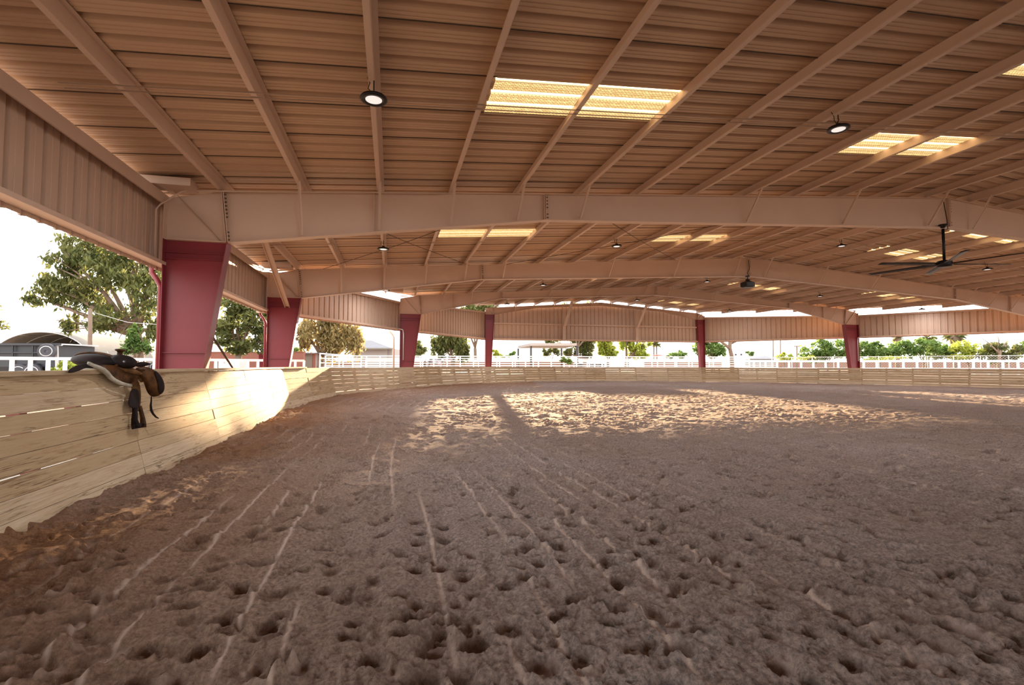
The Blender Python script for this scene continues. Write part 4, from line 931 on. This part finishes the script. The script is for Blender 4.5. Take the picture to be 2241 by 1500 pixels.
# open white shelter
t = thing('metal_shelter', tuple(ground_at(1190, 52, GZ)), 'flat white metal shelter on four thin posts in the corral', 'shelter')
c4 = [at(1161, 757, 50), at(1262, 757, 50), at(1235, 763, 58), at(1133, 762.5, 58)]
b = MB(); b.prism([c4[0], c4[1], c4[2], c4[3]], (0, 0, .26)); b.build('roof', M['cream'], t)
for (x, d_) in ((1162, 50.2), (1263, 50.2), (1229, 57.5), (1134, 57.5)):
    g0 = ground_at(x, d_, GZ-.1); MB().bar(g0, (g0.x, g0.y, z_at(758 if d_ < 55 else 763, d_)), .17, .17, (0, 1, 0)).build('post', M['trailer'], t)
for (xa, xb, lab) in ((1258, 1282, 'dark low car parked behind the corral fence, left one'), (1282, 1300, 'dark low car parked behind the corral fence, middle one'), (1303, 1325, 'dark low car parked behind the corral fence, right one')):
    t = thing('parked_car', tuple(ground_at((xa+xb)/2, 70, GZ)), lab, 'car', 'cars behind the corral')
    B('body', xa, xb, 70, 795, 1.7, M['trailer'], t, zb=GZ+.2); B('cabin', xa+4, xb-4, 70.2, 791, 1.4, M['white'], t, zb=z_at(795, 70)); wheel(xa+5, 800, 69.9, .3, t); wheel(xb-5, 800, 69.9, .3, t)
B_ = thing('stock_trailer', tuple(ground_at(1340, 80, GZ)), 'long white trailer roof showing above the corral fence', 'trailer')
B('body', 1262, 1410, 80, 789, 2.4, M['white'], B_); B('vent', 1290, 1294, 80, 786.5, .4, M['white'], B_, zb=z_at(789.5, 80))
t = thing('parasol', tuple(ground_at(1439, 95, GZ)), 'dark brown parasol roof above the corral fence', 'parasol')
g0 = ground_at(1439, 95, GZ); MB().lathe([(1.35, 0), (1.3, .05), (.7, .22), (.1, .32), (.0, .34)], (g0.x, g0.y, z_at(779.5, 95)), 16).build('canopy', M['block'], t); MB().tube([g0, (g0.x, g0.y, z_at(777, 95))], .05, 6).build('pole', M['bark'], t)
t = thing('house', tuple(ground_at(1620, 95, GZ)), 'small flat white house with two dark windows right of the bare trunk', 'house')
B('wall_face', 1604, 1631, 95, 774, 5, M['white'], t)
for x in (1609.5, 1621.5): B('window', x, x+3, 94.9, 775, .1, M['black'], t, zb=z_at(778, 95))
t = thing('house', tuple(ground_at(1660, 85, GZ)), 'low pale building with a shallow gable roof below the utility poles', 'house')
B('wall_face', 1631, 1694, 85, 786, 6, M['cream'], t)
e = [at(1629, 786, 84), at(1697, 786, 84), at(1697, 785, 91), at(1629, 785, 91)]; b = MB(); rd = [at(1640, 781, 87.5), at(1676, 779.5, 87.5)]
b.v = [tuple(p) for p in e+rd]; b.f = [(0, 1, 5, 4), (1, 2, 5), (2, 3, 4, 5), (3, 0, 4), (0, 3, 2, 1)]; b.build('roof', M['roofgrey'], t)

# ---------------------------------------------------------------- horse
t0 = at(955, 795, 47); hb = ground_at(955, 47, GZ-.1)
def skin_mesh(name, verts, edges, radii, m, parent, lv=2, root=0):
    me = bpy.data.meshes.new(name); me.from_pydata([tuple(v) for v in verts], edges, []); o = bpy.data.objects.new(name, me); C.objects.link(o)
    o.modifiers.new('skin', 'SKIN'); me.materials.append(m)
    for i, r in enumerate(radii): me.skin_vertices[0].data[i].radius = (r, r) if not isinstance(r, tuple) else r; me.skin_vertices[0].data[i].use_root = (i == root)
    sb = o.modifiers.new('sub', 'SUBSURF'); sb.levels = lv; sb.render_levels = lv
    if parent is not None: o.parent = parent; o.matrix_parent_inverse = Matrix.Translation(-Vector(parent.location))
    return o
t = thing('horse', tuple(hb), 'dappled pale grey horse with a dark mane standing inside the corral', 'horse')
def H(u, z, v=0): return hb + RT*u + Vector((0, 0, z+.15)) + Vector((FW.x, FW.y, 0)).normalized()*v
vs = [H(-.75, 1.18), H(-.35, 1.14), H(.05, 1.10), H(.45, 1.15), H(.80, 1.28), H(1.10, 1.42), H(1.32, 1.38), H(1.55, 1.22), H(1.66, 1.13)]
rs = [.26, .29, .30, .28, .19, .13, .125, .085, .07]; es = [(i, i+1) for i in range(8)]
for (u, v, root, hind) in ((-.72, .16, 0, 1), (-.80, -.16, 0, 1), (.48, .15, 3, 0), (.42, -.15, 3, 0)):
    b0 = len(vs)
    if hind: vs += [H(u, .88, v), H(u-.10, .50, v), H(u, .12, v), H(u+.06, .03, v)]; rs += [.15, .07, .05, .065]
    else: vs += [H(u, .80, v), H(u+.02, .45, v), H(u, .12, v), H(u+.05, .03, v)]; rs += [.11, .06, .045, .06]
    es += [(root, b0), (b0, b0+1), (b0+1, b0+2), (b0+2, b0+3)]
mh = mat('dapple_grey_coat', (.6, .58, .58), .7); q = NT(mh); q.base(q.mix(q.ramp(q.noise(q.coord(), 3.2, 4), [(.42, (0, 0, 0)), (.6, (1, 1, 1))]), (.07, .065, .08), (.34, .32, .33)))
skin_mesh('body', vs, es, rs, mh, t, 2, 1)
b = MB(); b.tube([H(-1.0, 1.28), H(-1.12, 1.05), H(-1.10, .6), H(-1.06, .4)], [.05, .08, .07, .02], 8); b.build('tail', M['trailer'], t, smooth=True)
b = MB(); b.tube([H(1.36, 1.52), H(1.12, 1.55), H(.85, 1.46), H(.6, 1.38)], [.05, .08, .08, .04], 8); b.build('mane', M['trailer'], t, smooth=True)
for v in (-.06, .06): MB().tube([H(1.32, 1.48, v), H(1.33, 1.60, v)], [.035, .01], 6).build('ear', mh, t, smooth=True)

# ---------------------------------------------------------------- western saddle thrown over the wall
FN = Vector((FW.x, FW.y, 0)).normalized()
def wall_depth(px, py):
    """forward distance of the plank face along the sight line through (px,py)"""
    d = FW + RT*((px-1120.5)/FPX) - UP*((py-750)/FPX); o = Vector(CAM)
    i = 8; base = KV[i]; e1 = (KV[i+1]-KV[i]); e2 = NO[i]*LEAN + Vector((0, 0, TOPH[i])); nn = e1.cross(e2)
    return (base-o).dot(nn)/d.dot(nn)
def sd_(px, py, off=0.):
    """saddle surface depth: over the cap it lies on the wall line crossing diagonally, below the cap it hangs on the inner face"""
    top = 5.42 + (px-262)*.0042
    return min(top, wall_depth(px, py) - .05) - off
sad = thing('western_saddle', tuple(at(268, 818, 5.5)), 'dark brown western saddle with a horn and stirrup, slung over the plank wall', 'saddle')
def sheet(name, pts, m, off=0., bulge=.03, th=.012, parent=sad, depth=None, lv=2):
    n_ = len(pts); cx_ = sum(p[0] for p in pts)/n_; cy_ = sum(p[1] for p in pts)/n_; b = MB(); rows = []
    for s_ in (1.0, .8, .55, .28):
        rows.append([(cx_+(x-cx_)*s_, cy_+(y-cy_)*s_, s_) for x, y in pts])
    for row in rows:
        for x, y, s_ in row:
            dd = (depth if depth is not None else sd_(x, y, off)) - bulge*(1-s_*s_); b.v.append(tuple(at(x, y, dd)))
    for k in range(3):
        for i in range(n_): b.f.append((k*n_+i, k*n_+(i+1) % n_, (k+1)*n_+(i+1) % n_, (k+1)*n_+i))
    b.f.append(tuple(3*n_+i for i in range(n_)))
    o = b.build(name, m, parent); md = o.modifiers.new('s', 'SOLIDIFY'); md.thickness = th; md.offset = 0
    sb = o.modifiers.new('sub', 'SUBSURF'); sb.levels = lv; sb.render_levels = lv
    for p in o.data.polygons: p.use_smooth = True
    return o
def ellipsoid(name, px, py, dep, rx, ry, rz, tilt, m, parent=sad, cut=None):
    b = MB(); c = at(px, py, dep); ca, sa = math.cos(tilt), math.sin(tilt); nu, nv = 28, 16; up = Vector((0, 0, 1)); P = []
    for j in range(nv+1):
        ph = -math.pi/2 + math.pi*j/nv; row = []
        for i in range(nu+1):
            th_ = 2*math.pi*i/nu; x = rx*math.cos(ph)*math.cos(th_); y = rz*math.cos(ph)*math.sin(th_); z = ry*math.sin(ph)
            row.append(c + RT*(x*ca - z*sa) + up*(x*sa + z*ca) + FN*y)
        P.append(row)
    return b.grid(P).build(name, m, parent, smooth=True)
# skirts and fleece under the cantle (left), lying over the cap
ellipsoid('fleece_pad', 197, 810, 5.28, .20, .055, .16, .12, M['fleece'])
sheet('rear_skirt', [(147, 815), (152, 806), (170, 800), (190, 796), (215, 795), (240, 800), (225, 806), (200, 802), (180, 805), (165, 812), (152, 818)], M['lea_dark'], .10, .02, .02)
# cantle dish and seat
ellipsoid('seat', 214, 791, 5.26, .232, .078, .20, -.10, M['lea_dark'])
b = MB(); ring = []
for i in range(41):
    a_ = 2*math.pi*i/40; ring.append(at(211+49*math.cos(a_)+ (0), 789-16.5*math.sin(a_) + 4.5*math.cos(a_), 5.24+.05*math.sin(a_)))
b.tube(ring, .013, 8, cap=False); b.build('cantle_binding', M['lea_brown'], sad, smooth=True)
# main skirt with fleece edge
skirt = [(191, 796), (215, 797), (245, 800), (285, 802), (312, 815), (313, 824), (300, 832), (285, 843), (268, 840), (252, 833), (240, 824), (230, 813), (210, 806)]
sheet('skirt', skirt, M['lea_brown'], .10, .035, .016)
edge_ = [(190, 795), (200, 799), (212, 803), (224, 808), (234, 816), (241, 825), (250, 832), (262, 838), (274, 842), (286, 844)]
b = MB(); P = []
for i, (x, y) in enumerate(edge_):
    w_ = 5.2*(1-.10*i) ; dd = sd_(x, y, .115); P.append([at(x-w_*.35, y+w_*.75, dd), at(x, y+.5, dd-.012), at(x+w_*.35, y-w_*.6, dd-.004)])
o = b.grid(P).build('fleece_edge', M['fleece'], sad, smooth=True); md = o.modifiers.new('s', 'SOLIDIFY'); md.thickness = .02
sheet('seat_jockey', [(255, 796), (275, 803), (300, 810), (318, 820), (300, 822), (280, 817), (262, 808)], M['lea_tan'], .15, .015, .01)
# fork / swell
ellipsoid('fork', 270, 792, 5.34, .115, .070, .14, -.35, M['lea_dark'])
ellipsoid('fork_cap', 258, 785, 5.34, .075, .040, .10, -.1, M['lea_dark'])
# horn
hc = at(261, 783, 5.36)
b = MB().lathe([(.030, -.02), (.026, .03), (.024, .055), (.030, .068), (.046, .074), (.050, .083), (.044, .092), (.0, .096)], tuple(hc), 20, tuple((Vector((0, 0, 1))+RT*.10).normalized())); b.build('horn', M['lea_brown'], sad, smooth=True)
# front jockey and far flap on the right
sheet('front_jockey', [(294, 803), (298, 795), (308, 792), (320, 793), (334, 797), (322, 800), (308, 804)], M['lea_dark'], .16, .02, .014)
flap = [(293, 806), (305, 803), (320, 802), (335, 808), (348, 819), (356, 832), (360, 847), (358, 858), (350, 866), (338, 870), (329, 868), (321, 858), (317, 842), (312, 828), (300, 816)]
sheet('fender', flap, M['lea_brown'], .10, .05, .018)
sheet('fender_back', [(335, 806), (349, 818), (358, 833), (361, 848), (358, 860), (349, 866), (345, 850), (342, 830)], M['lea_dark'], .135, .02, .012)
# stirrup leather, hanging on the inner face
sheet('stirrup_leather', [(283, 822), (296, 822), (306, 838), (309, 860), (308, 890), (303, 900), (296, 896), (290, 870), (287, 845)], M['lea_tan'], .06, .012, .008)
sheet('hobble_strap', [(286, 851), (298, 850), (305, 856), (306, 888), (303, 897), (290, 895), (281, 890), (280, 878), (284, 866)], M['lea_dark'], .085, .02, .012)
sheet('latigo_keeper', [(301, 822), (311, 821), (316, 829), (314, 837), (307, 838), (302, 832)], M['lea_tan'], .07, .01, .01)
# stirrup loop with wide tread
def strip(name, pts, w, m, off, parent=sad):
    P = []
    for i, (x, y, ww) in enumerate(pts):
        p = at(x, y, sd_(x, y, off)); P.append([p-RT*ww*.5+FN*.0, p-FN*.012, p+RT*ww*.5])
    o = MB().grid(P).build(name, m, parent, smooth=True); md = o.modifiers.new('s', 'SOLIDIFY'); md.thickness = .012; return o
strip('stirrup', [(295, 892, .06), (295, 905, .062), (294, 918, .07), (296, 930, .095), (298, 937, .09)], 0, M['lea_dark'], .09)
strip('stirrup_side', [(304, 889, .06), (309, 903, .05), (312, 915, .055), (313, 926, .07), (311, 934, .09)], 0, M['lea_brown'], .08)
b = MB(); b.bar(at(290, 935, sd_(290, 935, .07)), at(315, 931, sd_(315, 931, .07)), .05, .022, tuple(FN)); b.build('stirrup_tread', M['lea_dark'], sad)
b = MB(); b.tube([at(x, y, sd_(x, y, .05)) for x, y in ((331, 868), (331, 878), (330, 888), (331, 898), (335, 906), (341, 913), (347, 916))], [.006, .008, .012, .014, .012, .010, .006], 8); b.build('tie_string', M['lea_dark'], sad, smooth=True)
b = MB().lathe([(.012, 0), (.012, .006), (.004, .010)], tuple(at(272, 792, 5.19)), 12, tuple(-FN)); b.build('concho', M['rim'], sad)
